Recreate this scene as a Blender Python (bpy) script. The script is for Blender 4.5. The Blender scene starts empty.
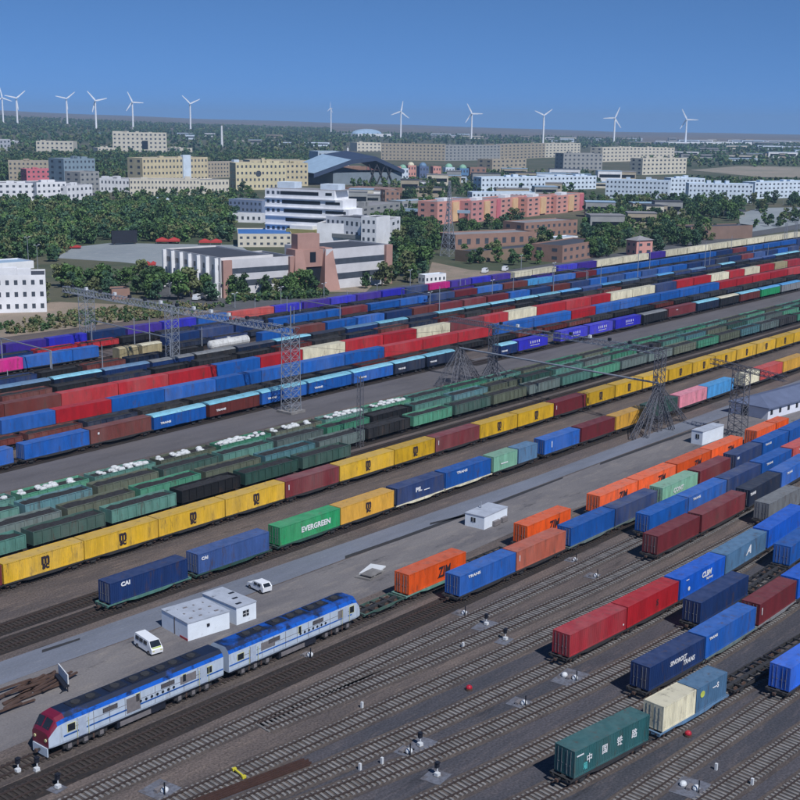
import bpy, math, random
import numpy as np
random.seed(7)
RNG = np.random.default_rng(11)
SC = bpy.context.scene
COL = SC.collection

# ------------------------------------------------------------------ camera
CH = 61.0; PITCH = math.radians(12.55); ROLL = math.radians(0.8); YAW = math.radians(50.3); FPX = 1245.0
_F = np.array([math.sin(YAW)*math.cos(PITCH), math.cos(YAW)*math.cos(PITCH), -math.sin(PITCH)])
_R = np.array([math.cos(YAW), -math.sin(YAW), 0.0]); _U = np.cross(_R, _F)
_R, _U = math.cos(ROLL)*_R + math.sin(ROLL)*_U, -math.sin(ROLL)*_R + math.cos(ROLL)*_U
from mathutils import Matrix, Vector
cam = bpy.data.cameras.new('camera'); camo = bpy.data.objects.new('camera', cam); COL.objects.link(camo)
cam.sensor_width = 36; cam.lens = 36*FPX/800; cam.clip_start = 1; cam.clip_end = 60000
m3 = Matrix((_R, _U, -_F)).transposed().to_4x4(); m3.translation = (0, 0, CH)
camo.matrix_world = m3
SC.camera = camo

# ------------------------------------------------------------------ sky, sun, exposure
SUN_EL = 50.0
SUN_AZ = math.atan2(-1.0, -0.33)            # direction towards the sun in the ground plane
w = bpy.data.worlds.new('World'); SC.world = w; w.use_nodes = True
nt = w.node_tree; bg = nt.nodes['Background']
sk = nt.nodes.new('ShaderNodeTexSky'); sk.sky_type = 'NISHITA'; sk.sun_disc = False
sk.sun_elevation = math.radians(SUN_EL); sk.sun_rotation = math.pi/2 - SUN_AZ
sk.altitude = 0; sk.air_density = 0.35; sk.dust_density = 0.0; sk.ozone_density = 6.5
tcw = nt.nodes.new('ShaderNodeTexCoord'); mpw = nt.nodes.new('ShaderNodeMapping'); mpw.inputs['Location'].default_value = (0, 0, 0.13)   # even, deep blue sky down to the horizon
nt.links.new(tcw.outputs['Generated'], mpw.inputs[0]); nt.links.new(mpw.outputs[0], sk.inputs[0])
tint = nt.nodes.new('ShaderNodeMix'); tint.data_type = 'RGBA'; tint.blend_type = 'MULTIPLY'; tint.inputs[0].default_value = 1; tint.inputs[7].default_value = (.78, 1.0, 1.03, 1)
nt.links.new(sk.outputs[0], tint.inputs[6]); nt.links.new(tint.outputs[2], bg.inputs[0]); bg.inputs[1].default_value = 0.118
sun = bpy.data.lights.new('sun', 'SUN'); sun.energy = 3.1; sun.angle = math.radians(0.6); sun.color = (1.0, 0.975, 0.95)
suno = bpy.data.objects.new('sun', sun); COL.objects.link(suno)
ce = math.cos(math.radians(SUN_EL))
sd = Vector((math.cos(SUN_AZ)*ce, math.sin(SUN_AZ)*ce, math.sin(math.radians(SUN_EL))))
suno.rotation_euler = sd.to_track_quat('Z', 'Y').to_euler(); suno.location = (0, -50, 200)
SC.view_settings.view_transform = 'Standard'; SC.view_settings.look = 'None'
SC.view_settings.exposure = 0.42; SC.view_settings.gamma = 1
SC.view_settings.use_curve_mapping = False
SC.render.engine = 'CYCLES'; SC.cycles.max_bounces = 5; SC.cycles.volume_bounces = 0
SC.cycles.transparent_max_bounces = 8

# ------------------------------------------------------------------ helpers: photo point -> place in the world
def G(u, v, z=0.0):
    g = _F + _R*(u-400)/FPX - _U*(v-400)/FPX
    t = (z-CH)/g[2]
    return np.array([0, 0, CH]) + g*t
def GD(u, v, D):
    g = _F + _R*(u-400)/FPX - _U*(v-400)/FPX
    return np.array([0, 0, CH]) + g*D
def PJ(p):
    d = np.asarray(p, float)-np.array([0, 0, CH]); z = d@_F
    return 400+FPX*(d@_R)/z, 400-FPX*(d@_U)/z, z
def mpp(u, v):
    return ((G(u, v)-[0, 0, CH])@_F)/FPX
def lin(r, g, b):
    f = lambda c: (c/255/12.92 if c/255 <= .04045 else ((c/255+.055)/1.055)**2.4)
    return (f(r), f(g), f(b))

# ------------------------------------------------------------------ materials
MATS = {}
def mat(name, col, rough=0.7, var=0.25, scale=1.5, metal=0.0, dust=0.0, objvar=0.0, bump=0.0, dirt=None, vstreak=False, fade=0):
    if name in MATS: return MATS[name]
    m = bpy.data.materials.new(name); m.use_nodes = True
    n = m.node_tree; L = n.links; b = n.nodes['Principled BSDF']
    b.inputs['Roughness'].default_value = rough; b.inputs['Metallic'].default_value = metal
    tc = n.nodes.new('ShaderNodeTexCoord')
    src = tc.outputs['Object']
    if vstreak:
        mp = n.nodes.new('ShaderNodeMapping'); mp.inputs['Scale'].default_value = (1, 1, 0.25)
        L.new(src, mp.inputs[0]); src = mp.outputs[0]
    if objvar or vstreak:
        oi = n.nodes.new('ShaderNodeObjectInfo'); va = n.nodes.new('ShaderNodeVectorMath'); va.operation = 'ADD'
        vs = n.nodes.new('ShaderNodeVectorMath'); vs.operation = 'SCALE'; vs.inputs['Scale'].default_value = 57.0
        cb = n.nodes.new('ShaderNodeCombineXYZ')
        for i in range(3): L.new(oi.outputs['Random'], cb.inputs[i])
        L.new(cb.outputs[0], vs.inputs[0]); L.new(src, va.inputs[0]); L.new(vs.outputs[0], va.inputs[1]); src = va.outputs[0]
    no = n.nodes.new('ShaderNodeTexNoise'); no.inputs['Scale'].default_value = scale; no.inputs['Detail'].default_value = 6
    no.inputs['Roughness'].default_value = 0.65
    L.new(src, no.inputs['Vector'])
    mr = n.nodes.new('ShaderNodeMapRange'); mr.inputs[1].default_value = 0.3; mr.inputs[2].default_value = 0.7
    mr.inputs[3].default_value = 1-var; mr.inputs[4].default_value = 1+var*0.6
    L.new(no.outputs[0], mr.inputs[0])
    mx = n.nodes.new('ShaderNodeMix'); mx.data_type = 'RGBA'; mx.blend_type = 'MULTIPLY'; mx.inputs[0].default_value = 1
    mx.inputs[6].default_value = (*col, 1); L.new(mr.outputs[0], mx.inputs[7])
    out = mx.outputs[2]
    if objvar:
        mr2 = n.nodes.new('ShaderNodeMapRange'); mr2.inputs[3].default_value = 1-objvar; mr2.inputs[4].default_value = 1+objvar
        L.new(oi.outputs['Random'], mr2.inputs[0])
        m2 = n.nodes.new('ShaderNodeMix'); m2.data_type = 'RGBA'; m2.blend_type = 'MULTIPLY'; m2.inputs[0].default_value = 1
        L.new(out, m2.inputs[6]); L.new(mr2.outputs[0], m2.inputs[7]); out = m2.outputs[2]
    if dirt is not None:
        n2 = n.nodes.new('ShaderNodeTexNoise'); n2.inputs['Scale'].default_value = dirt[1]; n2.inputs['Detail'].default_value = 8
        n2.inputs['Roughness'].default_value = 0.7
        L.new(src, n2.inputs['Vector'])
        r2 = n.nodes.new('ShaderNodeMapRange'); r2.inputs[1].default_value = dirt[3]; r2.inputs[2].default_value = dirt[3]+0.12
        r2.inputs[4].default_value = dirt[2]
        L.new(n2.outputs[0], r2.inputs[0])
        m4 = n.nodes.new('ShaderNodeMix'); m4.data_type = 'RGBA'
        m4.inputs[7].default_value = (*dirt[0], 1); L.new(out, m4.inputs[6]); L.new(r2.outputs[0], m4.inputs[0]); out = m4.outputs[2]
    if dust:
        ge = n.nodes.new('ShaderNodeNewGeometry'); sx = n.nodes.new('ShaderNodeSeparateXYZ'); L.new(ge.outputs['Normal'], sx.inputs[0])
        r3 = n.nodes.new('ShaderNodeMapRange'); r3.inputs[1].default_value = 0.6; r3.inputs[2].default_value = 0.95; r3.inputs[4].default_value = dust
        L.new(sx.outputs[2], r3.inputs[0])
        mm = n.nodes.new('ShaderNodeMath'); mm.operation = 'MULTIPLY'; L.new(r3.outputs[0], mm.inputs[0])
        r4 = n.nodes.new('ShaderNodeMapRange'); r4.inputs[1].default_value = 0.35; r4.inputs[2].default_value = 0.65; r4.inputs[3].default_value = 0.5; r4.inputs[4].default_value = 1.3
        L.new(no.outputs[0], r4.inputs[0]); L.new(r4.outputs[0], mm.inputs[1])
        m5 = n.nodes.new('ShaderNodeMix'); m5.data_type = 'RGBA'; m5.inputs[7].default_value = (.16, .15, .135, 1)
        L.new(out, m5.inputs[6]); L.new(mm.outputs[0], m5.inputs[0]); out = m5.outputs[2]
    if fade:                                    # sun-bleached paint, more on some boxes than on others
        r7 = n.nodes.new('ShaderNodeMapRange'); r7.inputs[1].default_value = .35; r7.inputs[4].default_value = fade; L.new(oi.outputs['Random'], r7.inputs[0])
        n7 = n.nodes.new('ShaderNodeTexNoise'); n7.inputs['Scale'].default_value = .35; n7.inputs['Detail'].default_value = 4; L.new(src, n7.inputs['Vector'])
        q7 = n.nodes.new('ShaderNodeMapRange'); q7.inputs[1].default_value = .35; q7.inputs[2].default_value = .65; q7.inputs[3].default_value = .3; q7.inputs[4].default_value = 1.5; L.new(n7.outputs[0], q7.inputs[0])
        k7 = n.nodes.new('ShaderNodeMath'); k7.operation = 'MULTIPLY'; L.new(r7.outputs[0], k7.inputs[0]); L.new(q7.outputs[0], k7.inputs[1])
        m7 = n.nodes.new('ShaderNodeMix'); m7.data_type = 'RGBA'; m7.inputs[7].default_value = (.30, .29, .27, 1); L.new(out, m7.inputs[6]); L.new(k7.outputs[0], m7.inputs[0]); out = m7.outputs[2]
    L.new(out, b.inputs['Base Color'])
    if bump:
        bp = n.nodes.new('ShaderNodeBump'); bp.inputs['Strength'].default_value = bump; bp.inputs['Distance'].default_value = 0.1
        nb = n.nodes.new('ShaderNodeTexNoise'); nb.inputs['Scale'].default_value = 5; nb.inputs['Detail'].default_value = 5
        L.new(tc.outputs['Object'], nb.inputs['Vector'])
        L.new(nb.outputs[0], bp.inputs['Height']); L.new(bp.outputs[0], b.inputs['Normal'])
    MATS[name] = m
    return m
def ground_mat(name, c1, c2, c3, s1=0.02, s2=0.6, stretch=(1, 1, 1), rough=0.95, fine=0.35, stain=0):
    if name in MATS: return MATS[name]
    m = bpy.data.materials.new(name); m.use_nodes = True
    n = m.node_tree; L = n.links; b = n.nodes['Principled BSDF']; b.inputs['Roughness'].default_value = rough
    tc = n.nodes.new('ShaderNodeTexCoord'); mp = n.nodes.new('ShaderNodeMapping'); mp.inputs['Scale'].default_value = stretch
    L.new(tc.outputs['Object'], mp.inputs[0])
    def noise(s, det, src): 
        x = n.nodes.new('ShaderNodeTexNoise'); x.inputs['Scale'].default_value = s; x.inputs['Detail'].default_value = det
        x.inputs['Roughness'].default_value = .68; L.new(src, x.inputs['Vector']); return x
    a = noise(s1, 7, mp.outputs[0]); d = noise(s2, 6, mp.outputs[0]); e = noise(4.0, 3, tc.outputs['Object'])
    def mix(f, A, B, lo, hi):
        r = n.nodes.new('ShaderNodeMapRange'); r.inputs[1].default_value = lo; r.inputs[2].default_value = hi; L.new(f, r.inputs[0])
        x = n.nodes.new('ShaderNodeMix'); x.data_type = 'RGBA'; L.new(r.outputs[0], x.inputs[0])
        if isinstance(A, tuple): x.inputs[6].default_value = (*A, 1)
        else: L.new(A, x.inputs[6])
        x.inputs[7].default_value = (*B, 1); return x.outputs[2]
    o = mix(a.outputs[0], c1, c2, .4, .62); o = mix(d.outputs[0], o, c3, .52, .75)
    if stain:                                   # oil and damp blotches
        q = noise(stain, 5, mp.outputs[0]); o = mix(q.outputs[0], o, tuple(v*.42 for v in c2), .60, .72)
    r = n.nodes.new('ShaderNodeMapRange'); r.inputs[1].default_value = .3; r.inputs[2].default_value = .7
    r.inputs[3].default_value = 1-fine; r.inputs[4].default_value = 1+fine; L.new(e.outputs[0], r.inputs[0])
    x = n.nodes.new('ShaderNodeMix'); x.data_type = 'RGBA'; x.blend_type = 'MULTIPLY'; x.inputs[0].default_value = 1
    L.new(o, x.inputs[6]); L.new(r.outputs[0], x.inputs[7]); L.new(x.outputs[2], b.inputs['Base Color'])
    MATS[name] = m; return m

def paint(key):
    cols = dict(blue=(14, 92, 178), bright=(12, 98, 212), navy=(16, 50, 104), dnavy=(16, 34, 62), red=(176, 24, 36), crimson=(160, 28, 44), maroon=(112, 34, 42),
                brown=(104, 44, 38), rust=(172, 84, 60), orange=(240, 96, 26), yellow=(214, 172, 30), amber=(222, 170, 62), green=(30, 148, 92),
                teal=(34, 92, 96), mint=(132, 186, 160), cream=(226, 220, 192), greyblue=(84, 124, 160), lblue=(76, 156, 214), pink=(214, 132, 150),
                magenta=(214, 40, 140), violet=(62, 38, 148), vblue=(44, 42, 190), black=(30, 32, 36), dgreen=(50, 84, 76), grey=(128, 132, 136),
                tan=(168, 156, 120), salmon=(190, 70, 64), gteal=(90, 138, 128), ggreen=(76, 146, 118), golive=(98, 106, 90), ggrey=(104, 120, 118), gblue=(88, 132, 140),
                cyan=(120, 190, 214), white=(224, 226, 226), steel=(58, 88, 146))
    c = lin(*cols[key])
    k = 0.35 if key in ('yellow','amber','cream','white','orange','mint') else 0.16
    return mat('paint_'+key, c, rough=0.6, var=0.3, scale=0.9, dust=k, objvar=0.2,
               dirt=(lin(74, 56, 46), 1.1, 0.6, 0.55), vstreak=True, fade=.15)
M_STEEL = mat('dark_steel', (.035, .035, .038), .7, .3, 3)
M_RUST = mat('rusty_steel', (.085, .05, .038), .85, .35, 2)
M_RAIL = mat('rail_steel', (.055, .04, .036), .5, .3, 3)
M_GALV = mat('galvanised_lattice', (.30, .33, .38), .6, .2, 1, metal=.2)
M_LAT = mat('weathered_lattice', (.12, .125, .15), .7, .25, 1)
M_LETW = mat('white_lettering', (.75, .76, .78), .6, .1, 2)
M_LETD = mat('dark_lettering', (.03, .02, .03), .6, .1, 2)
M_GLASS = mat('window_glass', (.018, .024, .034), .15, .2, .5); M_PANE = mat('facade_glass', (.07, .085, .11), .25, .3, .3); M_SLEEPD = mat('oily_sleeper', (.045, .036, .032), .95, .3, 2)
M_WHITE = mat('white_paint', (.62, .65, .68), .6, .12, .6)
M_BARG = mat('locking_bar_grey', (.20, .21, .23), .6, .2, 2)
M_COAL = mat('coal_load', (.022, .022, .025), .95, .5, 2, bump=.8)
M_BAG = mat('white_bag', (.58, .61, .62), .8, .3, 1.5)
M_CONC = mat('concrete', (.21, .205, .205), .9, .45, .6)
M_BARK = mat('bark', (.07, .05, .035), .9, .3, 4)

# ------------------------------------------------------------------ mesh builder
class MB:
    def __init__(s): s.v = []; s.f = []; s.mi = []; s.mats = []
    def _m(s, m):
        if m not in s.mats: s.mats.append(m)
        return s.mats.index(m)
    def add(s, vs, fs, m):
        o = len(s.v); s.v.extend([tuple(float(c) for c in p) for p in vs]); k = s._m(m)
        for f in fs: s.f.append(tuple(i+o for i in f)); s.mi.append(k)
    def box(s, x0, x1, y0, y1, z0, z1, m):
        s.add([(x0,y0,z0),(x1,y0,z0),(x1,y1,z0),(x0,y1,z0),(x0,y0,z1),(x1,y0,z1),(x1,y1,z1),(x0,y1,z1)],
              [(0,3,2,1),(4,5,6,7),(0,1,5,4),(1,2,6,5),(2,3,7,6),(3,0,4,7)], m)
    def bar(s, p, q, r, m, r2=None, n=4):
        p = Vector(p); q = Vector(q); d = (q-p)
        if d.length < 1e-6: return
        d.normalize(); up = Vector((0,0,1)) if abs(d.z) < .9 else Vector((1,0,0))
        a = d.cross(up).normalized(); b = d.cross(a); r2 = r if r2 is None else r2
        vs = []
        for c, rr in ((p, r), (q, r2)):
            for k in range(n):
                t = 2*math.pi*(k+.5)/n; vs.append(c+a*math.cos(t)*rr+b*math.sin(t)*rr)
        fs = [(k, (k+1) % n, n+(k+1) % n, n+k) for k in range(n)]+[tuple(range(n))[::-1], tuple(range(n, 2*n))]
        s.add(vs, fs, m)
    def prism(s, poly, z0, z1, m, top=None):          # poly: list of (x,y)
        n = len(poly); vs = [(x, y, z0) for x, y in poly]+[(x, y, z1) for x, y in poly]
        ar = sum(poly[i][0]*poly[(i+1) % n][1]-poly[(i+1) % n][0]*poly[i][1] for i in range(n))
        r = range(n) if ar > 0 else range(n)[::-1]; r = list(r)
        s.add(vs, [(r[i], r[(i+1) % n], r[(i+1) % n]+n, r[i]+n) for i in range(n)], m)
        s.add([vs[i+n] for i in r], [tuple(range(n))], top or m); s.add([vs[i] for i in r[::-1]], [tuple(range(n))], m)
    def cyl(s, c, axis, r, h, m, n=12):
        c = Vector(c); a = Vector(axis).normalized()
        s.bar(c-a*h/2, c+a*h/2, r, m, n=n)
    def sph(s, c, rx, ry, rz, m, n=8, k=5):
        vs = []; fs = []
        for i in range(k+1):
            t = math.pi*i/k
            for j in range(n):
                p = 2*math.pi*j/n; vs.append((c[0]+rx*math.sin(t)*math.cos(p), c[1]+ry*math.sin(t)*math.sin(p), c[2]+rz*math.cos(t)))
        for i in range(k):
            for j in range(n): fs.append((i*n+j, (i+1)*n+j, (i+1)*n+(j+1) % n, i*n+(j+1) % n))
        s.add(vs, fs, m)
    def mesh(s, name):
        me = bpy.data.meshes.new(name); me.from_pydata(s.v, [], s.f)
        for m in s.mats: me.materials.append(m)
        me.polygons.foreach_set('material_index', s.mi); me.update(); return me
    def obj(s, name, parent=None, loc=None, rz=0): return link(name, s.mesh(name), parent, loc, rz)
def link(name, data, parent=None, loc=None, rz=0):
    o = bpy.data.objects.new(name, data); COL.objects.link(o)
    if parent is not None: o.parent = parent
    if loc is not None: o.location = loc
    if rz: o.rotation_euler = (0, 0, rz)
    return o
def tag(o, label=None, cat=None, group=None, kind=None):
    if label: o['label'] = label
    if cat: o['category'] = cat
    if group: o['group'] = group
    if kind: o['kind'] = kind
    return o
def thing(name, label, cat, loc=(0,0,0), rz=0, group=None):
    return tag(link(name, None, None, loc, rz), label, cat, group)
_T = {}
def text_mesh(txt, m, size=1.0, bold=0.0, shear=0.0, ext=0.008):
    k = (txt, m.name, size, bold, shear)
    if k not in _T:
        c = bpy.data.curves.new('lettering', 'FONT'); c.body = txt; c.size = size; c.extrude = ext; c.offset = bold; c.shear = shear
        c.align_x = 'CENTER'; c.align_y = 'CENTER'; c.resolution_u = 3
        o = bpy.data.objects.new('lettering_tmp', c); COL.objects.link(o)
        dg = bpy.context.evaluated_depsgraph_get(); me = bpy.data.meshes.new_from_object(o.evaluated_get(dg))
        me.name = 'lettering'; me.materials.clear(); me.materials.append(m); bpy.data.objects.remove(o); _T[k] = me
    return _T[k]
def letters(parent, txt, x, y, z, size, m, bold=0.0, sx=1.0, name='lettering', shear=0.0):
    o = link(name, text_mesh(txt, m, size, bold, shear), parent); o.location = (x, y, z); o.rotation_euler = (math.pi/2, 0, 0); o.scale = (sx, 1, 1)
    return o
ONES = 'zeroth first second third fourth fifth sixth seventh eighth ninth tenth eleventh twelfth thirteenth fourteenth fifteenth sixteenth seventeenth eighteenth nineteenth'.split()
def nth(n):
    if n < 20: return ONES[n]
    t = {2: ('twenty', 'twentieth'), 3: ('thirty', 'thirtieth'), 4: ('forty', 'fortieth'), 5: ('fifty', 'fiftieth'), 6: ('sixty', 'sixtieth')}[n//10]
    return t[1] if n % 10 == 0 else t[0]+'-'+ONES[n % 10]

# ================================================================== GROUND
def sheet(name, pts, z, m, px=True):
    P = [(*(G(*p)[:2] if px else p), z) for p in pts]
    mb = MB(); n = len(P); ar = sum(P[i][0]*P[(i+1) % n][1]-P[(i+1) % n][0]*P[i][1] for i in range(n))
    mb.add(P if ar > 0 else P[::-1], [tuple(range(n))], m); o = mb.obj(name); tag(o, kind='structure'); return o
M_EARTH = ground_mat('scrub_earth', lin(62, 74, 50), lin(96, 92, 76), lin(50, 66, 44), .006, .05)
M_DESERT = ground_mat('gobi_plain', lin(118, 108, 98), lin(100, 94, 88), lin(84, 84, 78), .0012, .006)
M_YARD = ground_mat('yard_ballast', lin(100, 90, 86), lin(78, 72, 72), lin(116, 104, 96), .05, .35, (.6, 3, 1), fine=.5, stain=.11)
M_YARDD = ground_mat('dark_yard_ballast', lin(76, 74, 80), lin(58, 60, 68), lin(90, 84, 86), .045, .35, (.6, 3, 1), fine=.5, stain=.13)
M_APRON = ground_mat('apron_concrete', lin(118, 115, 116), lin(98, 96, 100), lin(132, 126, 122), .05, .25, (.7, 2.4, 1), fine=.18, stain=.16)
M_ROAD = ground_mat('service_road', lin(112, 118, 132), lin(98, 104, 116), lin(124, 128, 138), .05, .4, (1, 5, 1), fine=.12)
M_ROADD = ground_mat('cinder_road', lin(96, 94, 98), lin(84, 82, 86), lin(108, 104, 104), .05, .4, (1, 4, 1), fine=.2)
M_BED = ground_mat('track_bed', lin(86, 78, 74), lin(66, 60, 60), lin(104, 94, 86), .2, 1.2, (1, 3, 1))
M_BEDO = ground_mat('oily_track_bed', lin(46, 40, 38), lin(30, 27, 28), lin(74, 60, 52), .2, 1.2, (1, 3, 1))
M_PLAZA = ground_mat('plaza_paving', lin(140, 148, 152), lin(128, 136, 142), lin(152, 156, 160), .02, .2, fine=.08)
M_DIRT = ground_mat('dry_dirt', lin(150, 134, 120), lin(128, 118, 104), lin(108, 112, 88), .03, .2)
M_ASPH = ground_mat('asphalt', lin(86, 88, 92), lin(74, 76, 80), lin(98, 98, 100), .02, .2, fine=.1)
M_FIELD = ground_mat('pale_field', lin(150, 140, 128), lin(130, 126, 112), lin(112, 120, 96), .01, .05)

def smooth(t): t = np.clip(t, 0, 1); return t*t*(3-2*t)
def terr(x, y):
    """height of the plain: flat near the yard, climbing gently towards the far left"""
    d = np.hypot(x, y); az = np.arctan2(x, y) - YAW
    u = 400 + FPX*np.tan(np.clip(az, -1.2, 1.2))
    ze = np.interp(u, [-600, 0, 200, 400, 600, 800, 1400], [170, 120, 72, 42, 8, 10, 10])
    s = np.clip((d-2300)/(11500-2300), 0, 1)
    return ze*s**0.75
# the plain: one sheet to the horizon
az = np.linspace(-1.15, 1.15, 150)+YAW
dd = np.concatenate([[0, 60, 200, 600, 1200, 1800, 2200], np.geomspace(2300, 11500, 40), [11700]])
V = []; Fc = []
for i, d in enumerate(dd):
    for a in az:
        x, y = d*math.sin(a), d*math.cos(a)
        V.append((x, y, float(terr(x, y))+(0.8*math.sin(x*.004)*math.cos(y*.003)*max(0, d-2600)/2000)))
# also ground behind the camera so that the sheet closes around it
na = len(az)
for i in range(len(dd)-1):
    for j in range(na-1): Fc.append((i*na+j, i*na+j+1, (i+1)*na+j+1, (i+1)*na+j))
mb = MB(); o0 = len(Fc)
mb.add(V, Fc, M_EARTH)
mb._m(M_DESERT)
mb.mi = [0 if dd[k//(na-1)] < 4300 else 1 for k in range(o0)]
# back side
bz = np.linspace(1.15, 2*math.pi-1.15, 40)+YAW; W2 = []; F2 = []
for d in (0, 11500):
    for a in bz: W2.append((d*math.sin(a), d*math.cos(a), 0.0))
for j in range(39): F2.append((j, j+1, 41+j-0, 40+j))
mb.add(W2, F2, M_EARTH)
tag(mb.obj('ground'), kind='structure')

sheet('yard_ground', [(-80, 340), (0, 336), (232, 309), (420, 288), (600, 262), (800, 232), (900, 218), (1400, 260), (2600, 1400), (800, 1600), (-500, 1400)], .004, M_YARD)
sheet('lower_yard_ground', [(150, 800), (400, 712), (560, 640), (700, 560), (800, 500), (1000, 420), (1500, 500), (2200, 1500), (700, 1500), (0, 1000), (60, 850)], .008, M_YARDD)
sheet('cinder_road', [(-60, 480), (0, 467), (200, 421), (460, 362), (800, 288), (900, 268), (900, 280), (800, 302), (400, 395), (0, 493), (-60, 508)], .012, M_ROADD)
sheet('apron_ground', [(-100, 725), (0, 685), (125, 641), (345, 560), (540, 486), (620, 456), (719, 420), (800, 392), (900, 360), (900, 396), (800, 436), (640, 487), (540, 520), (400, 583), (250, 645), (0, 752), (-120, 800)], .016, M_APRON)
sheet('service_road', [(-60, 683), (0, 662), (163, 605), (345, 543), (540, 475), (682, 422), (740, 401), (800, 380), (900, 345), (900, 355), (800, 390), (719, 419), (620, 455), (540, 485), (345, 559), (125, 640), (0, 685), (-60, 706)], .020, M_ROAD)
for pts in ([(345,556),(400,537),(480,508),(563,477),(563,478.5),(480,511),(400,540),(345,559)], [(600,463),(660,441),(719,421),(719,423),(660,443.5),(600,465)], [(42,650),(80,638),(80,640),(42,653)], [(430,523),(480,511),(480,513),(430,525)]):
    sheet('drain_strip', pts, .024, M_STEEL)
sheet('plaza', [(55, 258), (75, 247), (110, 243), (240, 245), (262, 262), (250, 270), (175, 268), (120, 262)], .03, M_PLAZA)
sheet('dirt_bank', [(-20, 336), (-20, 306), (60, 302), (160, 306), (232, 306), (240, 309), (150, 318), (0, 338)], .03, M_DIRT)
sheet('forecourt', [(325, 292), (328, 270), (352, 268), (372, 286), (366, 292)], .04, M_DIRT)
sheet('yard_path', [(140, 310), (160, 278), (240, 276), (262, 300), (300, 298), (430, 282), (600, 256), (800, 224), (800, 229), (600, 262), (430, 287), (240, 311)], .035, M_ASPH)
sheet('dirt_yard', [(425, 285), (432, 262), (470, 270), (520, 272), (520, 277)], .045, M_DIRT)
sheet('parking_ground', [(742, 234), (738, 214), (760, 208), (860, 206), (860, 224)], .03, M_PLAZA)
sheet('pale_field', [(690, 170), (740, 166), (860, 168), (860, 178), (760, 177)], .03, M_FIELD)

# ================================================================== TRACKS AND ROWS
DECK = 1.15; CHT = 2.75; ZT = DECK+CHT
class Line:
    """a track through places read off the photograph; kind 'c' = middle of the track, 'n' = top near edge of the load"""
    def __init__(s, pts):
        P = []
        for p in pts:
            z = p[3] if len(p) > 3 else ZT
            P.append(G(p[0], p[1], 0.2)[:2] if p[2] == 'c' else G(p[0], p[1], z)[:2])
        P = np.array(P); d = P[-1]-P[0]; d /= np.hypot(*d); n = np.array([-d[1], d[0]])
        for i, p in enumerate(pts):
            if p[2] == 'n': P[i] += n*1.22
        d = P[1]-P[0]; d /= np.hypot(*d); e = P[-1]-P[-2]; e /= np.hypot(*e)
        if len(pts) > 2:      # round off reading noise with a gentle curve (cubic at most)
            D = P[-1]-P[0]; D /= np.hypot(*D); N = np.array([-D[1], D[0]])
            t = (P-P[0])@D; q = (P-P[0])@N; k = min(2, len(pts)-1); co = np.polyfit(t, q, k)
            L0, L1 = t[0], t[-1]
            tt = np.linspace(L0, L1, 60); qq = np.polyval(co, tt)
            P = P[0]+np.outer(tt, D)+np.outer(qq, N)
            d = P[1]-P[0]; d /= np.hypot(*d); e = P[-1]-P[-2]; e /= np.hypot(*e)
        s.P = np.vstack([P[0]-d*150, P, P[-1]+e*700])
        s.S = np.concatenate([[0], np.cumsum(np.hypot(*(s.P[1:]-s.P[:-1]).T))])
    def at(s, t):
        x = np.interp(t, s.S, s.P[:, 0]); y = np.interp(t, s.S, s.P[:, 1])
        x2 = np.interp(t+.5, s.S, s.P[:, 0]); y2 = np.interp(t+.5, s.S, s.P[:, 1])
        a = math.atan2(y2-y, x2-x); return x, y, a
    def s_of(s, u, z=ZT, lat=-1.22):
        lo, hi = 0.0, s.S[-1]
        def f(t):
            x, y, a = s.at(t); p = (x-math.sin(a)*lat, y+math.cos(a)*lat, z)
            d = np.array(p)-np.array([0, 0, CH])
            if d@_F < 5: return -1e4
            return PJ(p)[0]
        for _ in range(40):
            m = (lo+hi)/2
            if f(m) < u: lo = m
            else: hi = m
        return (lo+hi)/2
def build_track(line, u0, u1, sleep=0.6, bed=M_BED, z=0.03, pale=M_CONC, bedw=1.75, smax=None):
    s0 = line.s_of(u0, 0.2, 0); s1 = line.s_of(u1, 0.2, 0)
    root = tag(link('rail_track', None, None, (0, 0, 0)), kind='structure')
    ts = np.arange(s0, s1, 3.0)
    B = MB(); V = []; 
    for t in ts:
        x, y, a = line.at(t); n = (-math.sin(a), math.cos(a)); V.append((x-n[0]*bedw, y-n[1]*bedw, z)); V.append((x+n[0]*bedw, y+n[1]*bedw, z))
    B.add(V, [(2*i, 2*i+2, 2*i+3, 2*i+1) for i in range(len(ts)-1)], bed); B.obj('ballast_bed', root)
    for sgn in (-.76, .76):
        R_ = MB(); V = []
        for t in ts:
            x, y, a = line.at(t); n = (-math.sin(a), math.cos(a))
            for (o, h) in ((-.05, .12), (-.05, .3), (.05, .3), (.05, .12)): V.append((x+n[0]*(sgn+o), y+n[1]*(sgn+o), h))
        fs = []
        for i in range(len(ts)-1):
            for k in range(3): fs.append((4*i+k, 4*i+k+1, 4*i+4+k+1, 4*i+4+k))
        R_.add(V, [f[::-1] for f in fs], M_RAIL); R_.obj('rail', root)
    if sleep:
        S_ = MB()
        e = s1 if smax is None else min(s1, line.s_of(smax, .2, 0))
        for t in np.arange(s0, e, sleep):
            x, y, a = line.at(t+random.uniform(-.04, .04)); c, q = math.cos(a), math.sin(a)
            h = .14+random.uniform(-.01, .01); w_, l_ = .13, 1.27+random.uniform(-.04, .04)
            vs = [(x+c*i*w_-q*j*l_, y+q*i*w_+c*j*l_, k) for k in (.02, h) for (i, j) in ((-1, -1), (1, -1), (1, 1), (-1, 1))]
            S_.add(vs, [(4, 5, 6, 7), (0, 1, 5, 4), (1, 2, 6, 5), (2, 3, 7, 6), (3, 0, 4, 7)], pale)
        tag(S_.obj('sleepers', root), kind='stuff')
    return root
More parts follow.
